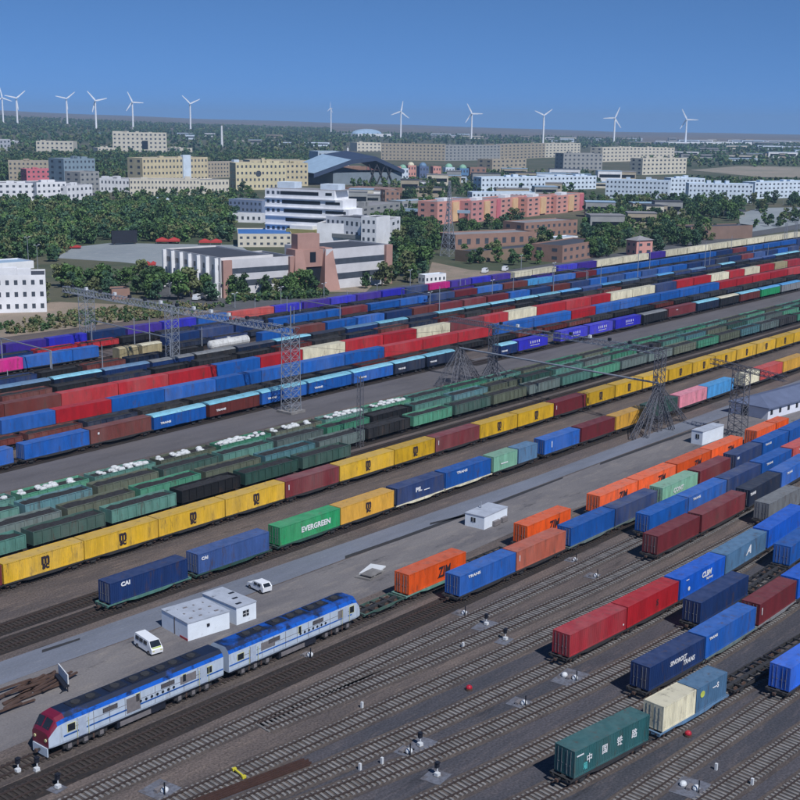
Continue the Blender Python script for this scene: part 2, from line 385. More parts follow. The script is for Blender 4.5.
def vp(u, v, kind='n', z=ZT):           # a straight row aimed at the common vanishing point of the yard
    t = 0.42; return [(u, v, kind, z), (u+t*(1462.7-u), v+t*(137.7-v), kind, z)]

# ------------------------------------------------------------------ rolling stock meshes
def body_mesh(L, col, fancy=True):
    key = ('cont', L, col, fancy)
    if key in MATS: return MATS[key]
    m = paint(col); b = MB(); W = 1.22; H = CHT; h = L/2
    if not fancy:
        b.box(-h, h, -W, W, 0, H, m)
    else:
        for x in (-h, h-.14):
            for y in (-W, W-.14): b.box(x, x+.14, y, y+.14, 0, H, m)
        for y in (-W, W-.1):
            b.box(-h+.14, h-.14, y+.003, y+.1-.003, 0, .16, m); b.box(-h+.14, h-.14, y+.003, y+.097, H-.1, H-.002, m)
        for x in (-h, h-.1): b.box(x+.003, x+.097, -W+.14, W-.14, H-.11, H-.004, m); b.box(x+.003, x+.097, -W+.14, W-.14, 0, .15, m)
        # corrugated sides
        n = int(round((L-.28)/.28)); st = (L-.28)/n
        for sg in (-1, 1):
            pr = []
            for i in range(n):
                x = -h+.14+i*st
                pr += [(x, .02), (x+st*.36, .02), (x+st*.5, .08), (x+st*.86, .08)]
            pr.append((h-.14, .02)); vs = []
            for x, dpt in pr: y = sg*(W-dpt); vs += [(x, y, .15), (x, y, H-.09)]
            fs = [(2*i, 2*i+2, 2*i+3, 2*i+1) for i in range(len(pr)-1)]
            b.add(vs, fs if sg < 0 else [f[::-1] for f in fs], m)
        # roof with shallow cross ribs
        nr = int(L/.55); st = (L-.2)/nr; vs = []
        for i in range(nr+1):
            x = -h+.1+i*st; z = H-.035 if i % 2 else H-.012; vs += [(x, -W+.08, z), (x, W-.08, z)]
        b.add(vs, [(2*i, 2*i+2, 2*i+3, 2*i+1) for i in range(nr)], m)
        b.box(h-.06, h-.03, -W+.14, W-.14, .15, H-.1, m)          # front wall
        b.box(-h+.08, -h+.1, -W+.14, W-.14, .15, H-.1, m)
        b.box(-h+.14, h-.14, -W+.2, W-.2, .05, .12, M_STEEL)
    me = b.mesh('container_body'); MATS[key] = me; return me
def door_mesh(col):
    key = ('door', col)
    if key in MATS: return MATS[key]
    b = MB(); b.box(-.02, .03, .012, 1.07, 0, CHT-.28, paint(col))
    for z in (.45, 1.05, 1.65): b.box(-.028, -.018, .1, .98, z, z+.32, paint(col))
    me = b.mesh('door'); MATS[key] = me; return me
def lockbar_mesh():
    key = 'lockbar'
    if key in MATS: return MATS[key]
    b = MB()
    for y in (.33, .78): b.bar((-.06, y, .02), (-.06, y, CHT-.3), .022, M_BARG, n=5); b.box(-.09, -.05, y-.14, y+.02, .95, 1.02, M_BARG)
    me = b.mesh('locking_bar'); MATS[key] = me; return me
def bogie_mesh():
    if 'bogie' in MATS: return MATS['bogie']
    b = MB()
    for x in (-.88, .88):
        b.cyl((x, 0, .75), (0, 1, 0), .08, 2.0, M_STEEL, 6)
        for y in (-.76, .76): b.cyl((x, y, .72), (0, 1, 0), .42, .12, M_RUST, 12)
    for y in (-1.02, 1.02):
        b.box(-1.15, 1.15, y-.07, y+.07, .62, .84, M_STEEL); b.box(-.42, .42, y-.09, y+.09, .38, .64, M_STEEL)
        for x in (-.88, .88): b.box(x-.17, x+.17, y-.1, y+.1, .58, .88, M_RUST)
    b.box(-.2, .2, -1.0, 1.0, .6, .9, M_STEEL)
    MATS['bogie'] = b.mesh('bogie'); return MATS['bogie']
def frame_mesh(L, col, fish=True):
    key = ('frame', round(L, 1), col)
    if key in MATS: return MATS[key]
    m = paint(col) if col != 'steel' else M_STEEL
    b = MB(); h = L/2
    b.box(-h, h, -.22, .22, .78, 1.1, M_STEEL)
    for y in (-1.3, 1.22):
        b.add([(-h, y, 1.14), (h, y, 1.14), (h, y, .95), (h*.55, y, .95), (h*.35, y, .74), (-h*.35, y, .74), (-h*.55, y, .95), (-h, y, .95)] +
              [(-h, y+.08, 1.14), (h, y+.08, 1.14), (h, y+.08, .95), (h*.55, y+.08, .95), (h*.35, y+.08, .74), (-h*.35, y+.08, .74), (-h*.55, y+.08, .95), (-h, y+.08, .95)],
              [(7, 6, 5, 4, 3, 2, 1, 0), (8, 9, 10, 11, 12, 13, 14, 15)]+[((i+1) % 8, (i+1) % 8+8, i+8, i)[::-1] for i in range(8)], m)
    n = max(4, int(L/1.7))
    for i in range(n+1):
        x = -h+.12+(L-.24)*i/n; b.box(x-.12, x+.12, -1.22, 1.22, .98, 1.128, m if i in (0, n) else M_STEEL)
    for x in (-h, h-.25): b.box(x, x+.25, -1.22, 1.22, .8, 1.125, m)
    for x in (-h-.1, h-.1):
        for y in (-.85, .85): b.box(x, x+.2, y-.12, y+.12, .85, 1.05, M_STEEL)
    me = b.mesh('frame'); MATS[key] = me; return me
def coupler_mesh():
    if 'coupler' in MATS: return MATS['coupler']
    b = MB(); b.box(-.1, .5, -.09, .09, .8, .98, M_STEEL); b.box(.38, .6, -.17, .17, .74, 1.02, M_RUST)
    MATS['coupler'] = b.mesh('coupler'); return MATS['coupler']
def flat_mesh(L, col):
    key = ('flat', round(L, 1), col)
    if key in MATS: return MATS[key]
    b = MB(); h = L/2; m = paint(col) if col != 'steel' else M_STEEL
    b.box(-h, h, -1.24, 1.24, .95, 1.14, m)
    for x in (-h+2, h-2):
        for q in (-.88, .88): b.box(x+q-.4, x+q+.4, -1.0, 1.0, .3, .94, M_STEEL)
    me = b.mesh('flat_wagon'); MATS[key] = me; return me
def gondola_mesh(L, col, H=1.95):
    key = ('gond', round(L, 1), col, H)
    if key in MATS: return MATS[key]
    m = paint(col); b = MB(); h = L/2; W = 1.42
    for y in (-W, W-.06): b.box(-h, h, y, y+.06, 1.1, 1.1+H, m)
    for x in (-h, h-.06): b.box(x, x+.06, -W+.06, W-.06, 1.1, 1.1+H, m)
    b.box(-h, h, -W-.06, W+.06, 1.0, 1.1, m)
    for y in (-W-.07, W+.01): b.box(-h-.02, h+.02, y-.0, y+.06, 1.0+H, 1.13+H, m)
    n = 8
    for i in range(n+1):
        x = -h+.08+(L-.16)*i/n
        for y in (-W-.13, W+.005): b.box(x-.08, x+.08, y, y+.125, 1.0, 1.0+H-.01, m)
    for i in range(n):       # door panels between the ribs, some with a pressed cross
        x = -h+.08+(L-.16)*(i+.5)/n
        for y in (-W-.03, W+.005): b.box(x-.5, x+.5, y, y+.025, 1.2, 1.2+H*.42, m)
    b.box(-h+.06, h-.06, -W+.06, W-.06, 1.1, 1.14, M_RUST)
    me = b.mesh('body'); MATS[key] = me; return me
def load_mesh(L, kind, seed, H_=2.72):
    key = ('load', round(L, 1), kind, seed, H_)
    if key in MATS: return MATS[key]
    r = random.Random(seed); b = MB(); h = L/2-.1; W = 1.34
    if kind == 'coal':
        nx, ny = 16, 5; vs = []
        for i in range(nx+1):
            for j in range(ny+1):
                e = min(i, nx-i, 2*j, 2*(ny-j)); vs.append((-h+2*h*i/nx, -W+2*W*j/ny, H_+.25*min(1, e/2)+r.uniform(-.12, .12)))
        b.add(vs, [(i*(ny+1)+j, (i+1)*(ny+1)+j, (i+1)*(ny+1)+j+1, i*(ny+1)+j+1) for i in range(nx) for j in range(ny)], M_COAL)
    else:
        b.box(-h, h, -W, W, 2.4, 2.7, M_COAL)
        x = -h+.8
        while x < h-.8:
            if r.random() < .6:
                for y in (-.65, .1, .7):
                    q = r.uniform(.42, .7); b.sph((x+r.uniform(-.35, .35), y+r.uniform(-.2, .2), 2.8+r.uniform(-.1, .3)), q*1.1, q*.85, q*.6, M_BAG, 7, 5)
            x += r.uniform(.8, 1.5)
    me = b.mesh('load'); MATS[key] = me; return me
def boxcar_mesh(L, col, roof):
    key = ('boxcar', round(L, 1), col, roof)
    if key in MATS: return MATS[key]
    b = MB(); m = paint(col); h = L/2; W = 1.42; r = paint(roof)
    b.box(-h, h, -W, W, 1.05, 3.55, m)
    n = 9
    for i in range(n+1):
        x = -h+.1+(L-.2)*i/n
        for y in (-W-.06, W): b.box(x-.07, x+.07, y+.001, y+.059, 1.05, 3.5, m)
    for y in (-W-.1, W): b.box(-1.5, 1.5, y+.002, y+.098, 1.15, 3.4, m)
    for x in (-h+2.2, h-2.2):
        for q in (-.88, .88): b.box(x+q-.42, x+q+.42, -1.05, 1.05, .3, .95, M_STEEL)
    b.box(-h, h, -1.2, 1.2, .9, 1.04, M_STEEL)
    me = b.mesh('body')
    R_ = MB(); prof = [(-W-.08, 3.56), (-1.1, 3.8), (-.5, 3.93), (.5, 3.93), (1.1, 3.8), (W+.08, 3.56)]
    vs = [(x, y, z) for x in (-h-.03, h+.03) for y, z in prof]; k = len(prof)
    R_.add(vs, [(i, i+1+0, k+i+1, k+i)[::-1] for i in range(k-1)]+[tuple(range(k)), tuple(range(k, 2*k))[::-1]], r)
    MATS[key] = (me, R_.mesh('roof')); return MATS[key]
def tank_mesh(L, col):
    key = ('tank', round(L, 1), col)
    if key in MATS: return MATS[key]
    b = MB(); m = paint(col); h = L/2-.6
    b.bar((-h, 0, 2.6), (h, 0, 2.6), 1.35, m, n=14); b.sph((-h, 0, 2.6), .6, 1.3, 1.3, m, 14, 8); b.sph((h, 0, 2.6), .6, 1.3, 1.3, m, 14, 8)
    b.bar((0, 0, 3.8), (0, 0, 4.2), .5, m, n=10)
    me = b.mesh('tank'); MATS[key] = me; return me

# ------------------------------------------------------------------ row building
WCOL = 0
STAT = {}
CNAME = dict(blue='blue', bright='bright blue', navy='navy blue', dnavy='almost black', red='red', crimson='crimson', maroon='maroon', brown='brown', rust='rusty terracotta',
    orange='orange', yellow='yellow', amber='amber yellow', green='green', teal='dark teal', mint='pale mint', cream='cream', greyblue='grey blue', lblue='light blue', pink='pink', magenta='magenta',
    violet='violet', vblue='violet blue', black='black', dgreen='dark green', grey='grey', tan='tan', salmon='salmon red', gteal='teal green', ggreen='green', golive='olive', ggrey='grey green', gblue='blue green', cyan='pale cyan', white='white', steel='slate')
def place(line, s0, s1):
    x0, y0, _ = line.at(s0); x1, y1, _ = line.at(s1)
    return ((x0+x1)/2, (y0+y1)/2, math.atan2(y1-y0, x1-x0), math.hypot(x1-x0, y1-y0))
def wagon(line, s0, s1, col, label, group, fancy=True, ext=.55):
    x, y, a, L = place(line, s0-ext, s1+ext)
    if not fancy:
        o = link('flat_wagon', flat_mesh(L, col), None, (x, y, 0), a); return tag(o, label, 'wagon', group)
    t = thing('flat_wagon', label, 'wagon', (x, y, 0), a, group)
    link('frame', frame_mesh(L, col), t)
    for sx in (-1, 1):
        link('bogie', bogie_mesh(), t, (sx*(L/2-2.0), 0, 0)); c = link('coupler', coupler_mesh(), t, (sx*L/2, 0, 0), 0 if sx > 0 else math.pi)
    return t
def container(line, s0, s1, col, label, group, fancy=True, z=DECK, marks=(), cuts=None):
    x, y, a, L = place(line, s0, s1)
    L0 = 12.19 if L > 8.5 else 6.06
    if not fancy:
        o = link('container', body_mesh(L0, col, False), None, (x, y, z), a); o.scale = (L/L0, 1, 1)
        return tag(o, label, 'container', group)
    t = thing('container', label, 'container', (x, y, z), a, group)
    bo = link('body', body_mesh(L0, col), t); bo.scale = (L/L0, 1, 1)
    for sg in (1, -1):
        d = link('door', door_mesh(col), t, (-L/2+.03, 0, .14)); d.scale = (1, sg, 1)
        lb = link('locking_bar', lockbar_mesh(), d)
    for mk in marks:
        txt, fx, fz, size, mm, bold, sx = mk[:7]; letters(t, txt, fx*L/2, -1.235, fz, size, mm, bold, sx, shear=mk[7] if len(mk) > 7 else 0)
    return t
def logo_stripes(t, L, x, z):  pass
def row(name, line, items, phrase, fancy=True, wcol='steel', wext=.55, zt=ZT):
    """items: (u0, u1, kind, colour, extras)"""
    cnt = {}; n = {}
    for it in items:
        u0, u1, kind, col = it[:4]; ex = it[4] if len(it) > 4 else {}
        if u0 > 802 or u1 <= 0: continue
        s0, s1 = line.s_of(u0, zt), line.s_of(u1, zt)
        if s1-s0 > 14.2 and kind == 'c' and u1 < 100 and not fancy: s0 = s1-12.2
        k = {'c': 'container', 'b': 'boxcar', 'g': 'gondola', 't': 'tank wagon', 'e': 'empty wagon'}[kind]
        vis = u1 > 0 and u0 < 800
        cnt[k] = cnt.get(k, 0)+(1 if vis else 0); o_ = nth(max(1, cnt[k]))
        g = ex.get('desc', CNAME[col])
        if kind == 'c':
            container(line, s0, s1, col, '%s container, %s from left %s' % (g, o_, phrase), 'containers '+phrase, fancy, marks=ex.get('marks', ()))
            if not ex.get('nowagon'):
                e1 = ex.get('wto'); sw = line.s_of(e1, zt) if e1 else s1
                wagon(line, s0, sw, ex.get('w', wcol), 'flat wagon under the %s container %s' % (o_, phrase), 'flat wagons '+phrase, fancy, wext)
        elif kind == 'e':
            wagon(line, s0, s1, col, 'empty %s skeleton wagon, %s empty one %s' % (ex.get('desc', 'dark'), o_, phrase), 'empty flat wagons '+phrase, True, 0)
        elif kind == 'g':
            x, y, a, L = place(line, s0, s1)
            t = thing('gondola_wagon', '%s gondola, %s, %s from left %s' % (g, ex.get('ld', 'dark load'), o_, phrase), 'gondola wagon', (x, y, 0), a, 'gondolas '+phrase)
            Hg = ex.get('H', 1.95); link('body', gondola_mesh(L-1.0, col, Hg), t); link('load', load_mesh(L-1.0, ex.get('load', 'coal'), random.randint(0, 4), .77+Hg), t)
            for sx in (-1, 1): link('bogie', bogie_mesh(), t, (sx*(L/2-2.4), 0, 0))
        elif kind == 'b':
            x, y, a, L = place(line, s0, s1); rf = ex.get('roof', 'cyan')
            t = thing('boxcar', '%s boxcar with %s roof, %s from left %s' % (g, CNAME[rf], o_, phrase), 'boxcar', (x, y, 0), a, 'boxcars '+phrase)
            bm, rm = boxcar_mesh(L-.5, col, rf); link('body', bm, t); link('roof', rm, t)
            if ex.get('marks'):
                for mk in ex['marks']: letters(t, mk[0], mk[1]*L/2, -1.535, mk[2]+.9, mk[3], mk[4], mk[5], mk[6])
        elif kind == 't':
            x, y, a, L = place(line, s0, s1)
            t = thing('tank_wagon', '%s round tank wagon, %s tank wagon %s' % (g, o_, phrase), 'tank wagon', (x, y, 0), a, 'tank wagons '+phrase)
            link('tank', tank_mesh(L, col), t); link('frame', flat_mesh(L, 'steel'), t)
def even(line, u0, u1, n, spec, gap=.9, zt=ZT):
    """n equal items between two photo columns"""
    s0, s1 = line.s_of(u0, zt), line.s_of(u1, zt); out = []
    st = (s1-s0)/n
    for i in range(n):
        a = s0+st*i; b = a+st-gap
        ua = s2u(line, a, zt); ub = s2u(line, b, zt); sp = spec(i) if callable(spec) else spec[i % len(spec)]
        out.append((ua, ub)+tuple(sp))
    return out
def s2u(line, t, z=ZT, lat=-1.22):
    x, y, a = line.at(t); return PJ((x-math.sin(a)*lat, y+math.cos(a)*lat, z))[0]
def fill(line, u0, u1, spec, pitch=13.4, gap=.9, zt=ZT):
    s0, s1 = line.s_of(u0, zt), line.s_of(u1, zt); n = max(1, int(round((s1-s0)/pitch))); return even(line, u0, u1, n, spec, gap, zt)

small = lambda fx=.0, w=1.0: ('TRANS', fx, 2.15, .42, M_LETW, .01, w)
# ---- A: front train, lower right
LA = Line([(430, 846, 'c'), (540, 798, 'c'), (575, 751, 'n'), (650, 713, 'n'), (697, 689.5, 'n'), (727.5, 672.5, 'n')])
row('A', LA, [(575, 650, 'c', 'teal', dict(desc='long dark teal', marks=[('中', -.62, 1.35, 1.0, M_LETW, .01, .9), ('国', -.22, 1.45, 1.0, M_LETW, .01, .9), ('铁', .18, 1.5, 1.0, M_LETW, .01, .9), ('路', .58, 1.5, 1.0, M_LETW, .01, .9), ('—', -.86, 2.2, .9, M_LETW, .04, 1), ('箱', -.72, .75, .8, mat('teal_lettering', lin(90, 190, 190), .6), .01, .8)])),
               (664, 696.5, 'c', 'cream', dict(desc='short weathered cream', wto=727.5, w='greyblue')),
               (697.3, 727.5, 'c', 'greyblue', dict(desc='short grey blue', nowagon=1, marks=[('●', -.62, 1.75, .9, mat('lime_lettering', lin(190, 200, 90), .6), .02, 1.2), ('—S', .25, 1.9, .8, M_LETW, .03, 1)])),
               ], 'of the front train at lower right')
row('A2', LA, [(734, 780, 'e', 'steel'), (783, 840, 'e', 'steel')], 'right of the short cream and grey blue boxes', zt=1.1)
# ---- TR
LT = Line([(560, 849, 'c'), (630, 799, 'c'), (700, 751, 'c'), (770, 702, 'c')])
row('TR', LT, [(791, 880, 'c', 'bright', dict(desc='bright blue', marks=[]))], 'cut by the right picture edge near the bottom')
# ---- B
LB = Line([(430, 800, 'c'), (515, 759, 'c'), (600, 714, 'c'), (650, 671, 'n'), (706, 637.5, 'n'), (757, 605.6, 'n'), (797.5, 580.6, 'n')])
row('B', LB, [(650, 705, 'c', 'navy', dict(desc='navy blue white lettered', marks=[('SINOROST', .02, 1.75, .75, M_LETW, .02, .95, .2), ('TRANS', .42, 1.05, .8, M_LETW, .02, 1.0, .2)])),
              (706.5, 756.5, 'c', 'blue', dict(marks=[('TRANS', -.72, 2.2, .42, M_LETW, .02, 1.5)], w='ggrey')),
              (760.5, 797, 'c', 'maroon', dict(marks=[('I', -.88, 1.6, 1.3, M_LETW, .02, 1)], w='grey')), (799, 832, 'c', 'bright')], 'of the row behind the front train')
# ---- B2
LB2 = Line([(312, 800, 'c'), (400, 766, 'c'), (500, 723, 'c'), (600, 680, 'c'), (701, 600.5, 'n'), (749, 575, 'n'), (791, 548, 'n')])
row('B2', LB2, [(701, 749, 'c', 'navy', dict(desc='dark navy')), (791, 830, 'c', 'blue')], 'between the crimson and lettered rows')
row('B2e', LB2, [(753, 786, 'e', 'steel', dict(desc='black'))], 'between dark navy and blue boxes near right edge', zt=1.1)
# ---- C
LC = Line([(245, 800, 'c'), (400, 737, 'c'), (530, 678, 'c'), (570, 637, 'n'), (627, 609, 'n'), (679, 577.5, 'n'), (726, 554.5, 'n'), (767, 531.5, 'n'), (800, 512, 'n')])
row('C', LC, [(570, 627, 'c', 'crimson', dict(marks=[('·', .9, .7, 1.2, M_LETW, .05, 1)])), (628, 679, 'c', 'red', dict(desc='bright red', marks=[('S', .15, 1.35, 1.1, M_LETD, .02, 1)])),
              (681, 725.5, 'c', 'bright', dict(desc='bright blue white lettered', marks=[('CLBM', .15, 1.7, 1.05, M_LETW, .04, 1.0, .2), ('Railway', .3, .95, .5, M_LETW, .01, 1.2), ('●', -.62, .9, .7, M_LETW, .02, 1), ('—', -.7, 2.3, .7, M_LETW, .03, 1)])),
              (726.5, 767, 'c', 'greyblue', dict(desc='grey blue white marked', marks=[('A', .1, 1.5, 1.7, M_LETW, .06, 1.3, .4)])), (769, 806, 'c', 'bright'), (807, 840, 'c', 'blue')],
    'of the row starting with two red boxes', wcol='steel')
# ---- C2
LC2 = Line([(200, 787, 'c'), (400, 701, 'c'), (555, 633, 'c'), (700, 549, 'c'), (769.4, 505.6, 'n'), (800, 490, 'n')])
row('C2', LC2, [(769.4, 801, 'c', 'grey', dict(desc='open ribbed grey', marks=[])), (803, 834, 'c', 'salmon')], 'of the mostly empty track at right')
# ---- D
LD = Line([(262, 724, 'c'), (400, 672, 'c'), (575, 598, 'c'), (658, 534, 'n'), (701, 514, 'n'), (746, 492, 'n'), (781, 475, 'n')])
row('D', LD, [(658, 700, 'c', 'maroon'), (702.5, 746, 'c', 'maroon', dict(w='steel')), (750, 781, 'c', 'dnavy', dict(marks=[('TRANS', -.78, 1.9, .6, M_LETW, .04, 1.2)])), (782.5, 812, 'c', 'blue', dict(marks=[('TRANS', -.5, 2.0, .5, M_LETW, .02, 1.6)]))],
    'of the row led by two maroon boxes')
# ---- D2
LD2 = Line([(67, 800, 'c'), (200, 747, 'c'), (400, 650, 'c'), (512, 601, 'c'), (600, 556, 'c'), (650, 514, 'n'), (689, 498, 'n'), (727, 480.6, 'n'), (761, 464, 'n'), (792, 449.5, 'n')])
row('D2', LD2, [(650, 688.5, 'c', 'blue'), (689.3, 727, 'c', 'blue', dict(marks=[('TRANS', -.6, 2.1, .5, M_LETW, .02, 1.7)])), (728, 761, 'c', 'navy'), (762.5, 792, 'c', 'blue', dict(marks=[('TRANS', -.5, 2.1, .5, M_LETW, .02, 1.7)])), (793.5, 820, 'c', 'salmon', dict(marks=[('—', -.5, 2.1, .8, M_LETW, .04, 1)]))],
    'of the blue row behind the maroon pair')
# ---- E
LE = Line([(0, 797, 'c'), (200, 716, 'c'), (400, 627, 'c'), (460, 575, 'n'), (516, 551, 'n'), (566, 530.5, 'n'), (615, 509, 'n'), (657.5, 491, 'n'), (698, 473.5, 'n'), (731, 457, 'n'), (762, 444, 'n'), (800, 426, 'n')])
row('E', LE, [(460, 516, 'c', 'blue', dict(marks=[('TRANS', -.5, 2.15, .5, M_LETW, .02, 1.7)])), (517, 566, 'c', 'rust', dict(marks=[('I', -.88, 1.6, 1.2, M_LETW, .02, 1)])),
              (571.5, 615, 'c', 'blue', dict(desc='bright clean blue', w='ggrey')), (616, 657.5, 'c', 'navy', dict(w='ggrey')), (663, 698, 'c', 'mint', dict(marks=[('CONT', -.1, 1.4, 1.1, M_LETW, .03, 1.1)])), (700.5, 731, 'c', 'maroon'),
              (736, 762, 'c', 'navy', dict(marks=[('■', -.8, 2.0, .5, M_LETW, .03, 2)])), (763.5, 789, 'c', 'blue', dict(marks=[('TRANS', -.6, 2.1, .5, M_LETW, .02, 1.8)])), (790, 815, 'c', 'blue')],
    'of the row behind the empty foreground tracks')
# ---- F (orange, behind the locomotive)
LF = Line([(0, 771, 'c'), (60, 746, 'c'), (365, 620, 'c'), (409, 576, 'n'), (466, 550, 'n'), (527.5, 526, 'n'), (571, 507, 'n'), (600, 495.6, 'n'), (638, 481, 'n'), (676, 465, 'n'), (743, 437.5, 'n'), (776, 423.5, 'n')])
zim = dict(desc='orange dark lettered', marks=[('ZIM', .22, 1.25, 2.0, M_LETD, .05, .78, .12)])
zimr = dict(zim, w='gteal')
row('F', LF, [(409, 466, 'c', 'orange', zimr), (527.5, 571, 'c', 'orange', zim), (600, 638, 'c', 'orange', zim), (639, 676, 'c', 'orange', zim), (677.5, 711, 'c', 'orange', zim), (712, 743, 'c', 'orange', zim),
              (757, 776, 'c', 'orange', dict(desc='orange')), (777, 789, 'c', 'orange', dict(desc='short orange'))], 'of the orange train behind the locomotive')
row('Fe', LF, [(364, 404, 'e', 'dgreen', dict(desc='green')), (473, 514, 'e', 'steel'), (745, 757, 'e', 'steel', dict(desc='short dark'))], 'in the orange train', zt=1.1)
# ---- G
LG = Line(vp(110, 584))
msc = dict(desc='yellow black emblem', marks=[('m', .02, 1.85, 2.0, M_LETD, .10, .85), ('sc', .02, .92, 1.35, M_LETD, .06, 1.0)])
row('G', LG, [(110, 187.5, 'c', 'navy', dict(desc='navy blue', w='gteal', marks=[('CAI', -.62, 2.15, .75, M_LETW, .04, 1.2)])), (198, 269, 'c', 'steel', dict(desc='slate blue', w='dgreen', marks=[('CAI', -.82, 2.0, .6, M_LETW, .03, 1.2)])),
              (280, 340, 'c', 'green', dict(desc='green white lettered', w='dgreen', marks=[('EVERGREEN', .18, 1.3, 1.15, M_LETW, .04, 1.02)])), (341, 394, 'c', 'amber', dict(desc='amber black emblem', w='steel', marks=[('m', .02, 1.85, 1.8, M_LETD, .09, .9), ('sc', .02, 1.0, 1.2, M_LETD, .05, 1.0)])),
              (397.5, 444, 'c', 'navy', dict(w='cream', marks=[('PIL', -.1, 1.5, 1.0, M_LETW, .04, 1.3), ('—', .25, 1.2, 1.4, M_LETW, .03, 1)])), (446, 491, 'c', 'blue', dict(w='cream', marks=[('TRANS', -.3, 2.1, .6, M_LETW, .02, 1.6)])), (494, 517.5, 'c', 'mint', dict(desc='short mint', marks=[('—', -.1, 1.2, 2, M_LETW, .03, 1)], wto=537.5)), (519, 537.5, 'c', 'greyblue', dict(desc='short grey blue', nowagon=1)),
              (545, 580, 'c', 'blue', dict(desc='blue white striped', marks=[('I', -.6, 1.5, 1.6, M_LETW, .04, 1)])), (582, 615, 'c', 'maroon'), (616.5, 646, 'c', 'amber'), (650, 678, 'c', 'dgreen'), (680, 707.3, 'c', 'pink'), (708, 734, 'c', 'lblue'),
              (745, 760, 'c', 'cream', dict(desc='short cream', wto=783)), (761, 783, 'c', 'salmon', dict(nowagon=1)), (784, 806, 'c', 'amber')], 'of the mixed row above the service road')
# ---- H yellow
LH = Line(vp(83.5, 541))
ub = [2.5, 83.7, 158, 225, 285, 339.5, 394.5, 435.5, 480, 517.8, 554.3, 586.5]
cc = ['yellow']*4+['maroon', 'yellow', 'yellow', 'maroon', 'yellow', 'yellow', 'maroon']
it = [(-90, 1.2, 'c', 'maroon', dict(desc='dull red'))]+[(ub[i]+.6, ub[i+1]-.5, 'c', cc[i], msc if cc[i] == 'yellow' else dict(marks=[('I', -.88, 1.6, 1.2, M_LETW, .02, 1)])) for i in range(11)]
it += fill(LH, 587, 812, lambda i: ('c', 'yellow', msc), 13.1, .7)
row('H', LH, it, 'of the long yellow train', wcol='steel')
# ---- H2 dark covered wagons behind the yellow train
LH2 = Line(vp(0, 541, 'n', 3.0))
row('H2', LH2, fill(LH2, -60, 352, lambda i: ('g', random.choice(['dgreen', 'gteal', 'black']), dict(ld='black load')), 13.2, .2, 3.0), 'just behind the yellow train', zt=3.0)
# ---- J gondolas
zg = 3.05
LJ1 = Line(vp(132, 491, 'n', zg)); LJ2 = Line(vp(92, 487.5, 'n', zg)); LJ3 = Line(vp(81, 480, 'n', zg))
gc = ['ggrey', 'golive', 'ggreen', 'golive', 'gblue', 'ggrey', 'black', 'ggreen', 'dgreen', 'golive', 'ggrey', 'gteal', 'ggreen', 'ggrey']
row('J1', LJ1, fill(LJ1, -18, 830, lambda i: ('g', gc[i % 14], dict(ld='coal')), 13.7, .1, zg), 'in the nearest gondola row', zt=zg)
gc2 = ['gteal', 'gblue', 'golive', 'dgreen', 'gteal', 'ggrey', 'ggreen', 'black']
row('J2', LJ2, fill(LJ2, -60, 830, lambda i: ('g', gc2[i % 8], dict(ld='dark load')), 13.7, .1, zg), 'in the middle gondola row', zt=zg)
gc3 = ['gteal', 'ggreen', 'gteal', 'golive', 'ggreen', 'golive', 'gteal', 'ggreen']
nb = [0]
def j3(i):
    return ('g', gc3[i % 8], dict(ld='white bags', load='bags')) if i < 8 else ('g', gc3[i % 8], dict(ld='dark load'))
row('J3', LJ3, fill(LJ3, -64, 830, j3, 13.7, .1, zg), 'in the farthest gondola row', zt=zg)

# ---- I
sm = [('TRANS', -.5, 1.9, .5, M_LETW, .03, 2.0)]
LI = Line([(24, 445, 'n'), (240, 396.5, 'n'), (455, 349.5, 'n')])
row('I', LI, [(-42, 13, 'c', 'blue'), (24, 89, 'c', 'blue'), (90.5, 151, 'c', 'brown', dict(marks=[('■', -.75, 1.7, .5, M_LETW, .02, 1)])), ], 'of the blue row along the cinder road', fancy=True)
cy = lambda c, **k: ('b', c, dict(roof='cyan', marks=[('TRANS', -.55, 1.2, .55, M_LETW, .03, 1.6)], **k))
row('Ib', LI, [(152, 206)+cy('blue'), (208, 259.5)+cy('brown'), (260.5, 306.5)+cy('blue'), (307.5, 351.5)+cy('blue'), (352.5, 393)+cy('blue'), (394, 425)+cy('dnavy'), (426, 455)+cy('dnavy')], 'along the cinder road')
LI2 = Line(vp(519, 341))
vm = [('▮▮▮▮▮', .1, 1.7, .7, M_LETW, .0, 1.5), ('————', .1, .8, .9, M_LETW, .03, 1.2)]
row('I2', LI2, [(519, 548, 'c', 'vblue', dict(desc='violet blue white striped', marks=vm)), (561, 588, 'c', 'vblue', dict(desc='violet blue white striped', marks=vm)), (590, 613, 'c', 'vblue', dict(desc='violet blue white striped', marks=vm)), (616, 641, 'c', 'vblue', dict(desc='violet blue white striped', marks=vm)),
                (669, 696, 'c', 'maroon', dict(marks=[('—', -.4, 1.9, 1.2, M_LETW, .05, 1)]))], 'right of the splayed tower by the road')
row('I2b', LI2, [(500, 517)+cy('navy'), (643, 667, 'b', 'black', dict(roof='grey')), (697, 719, 'b', 'dnavy', dict(roof='cyan')), (720, 739, 'b', 'black', dict(roof='cream')), (740, 760, 'b', 'brown', dict(roof='cyan')), (761, 780, 'b', 'green', dict(roof='lblue')), (781.5, 801, 'b', 'grey', dict(roof='lblue'))],
    'right of the splayed tower')
# behind I: low dark gondolas
rd = random.Random(3)
LI3 = Line(vp(0, 440, 'n', 2.2))
row('I3', LI3, fill(LI3, -40, 800, lambda i: ('g', rd.choice(['black', 'brown', 'dnavy', 'black']), dict(ld='dark load', H=1.1)), 13.6, .3, 2.2), 'behind the cinder road blue row', zt=2.2)
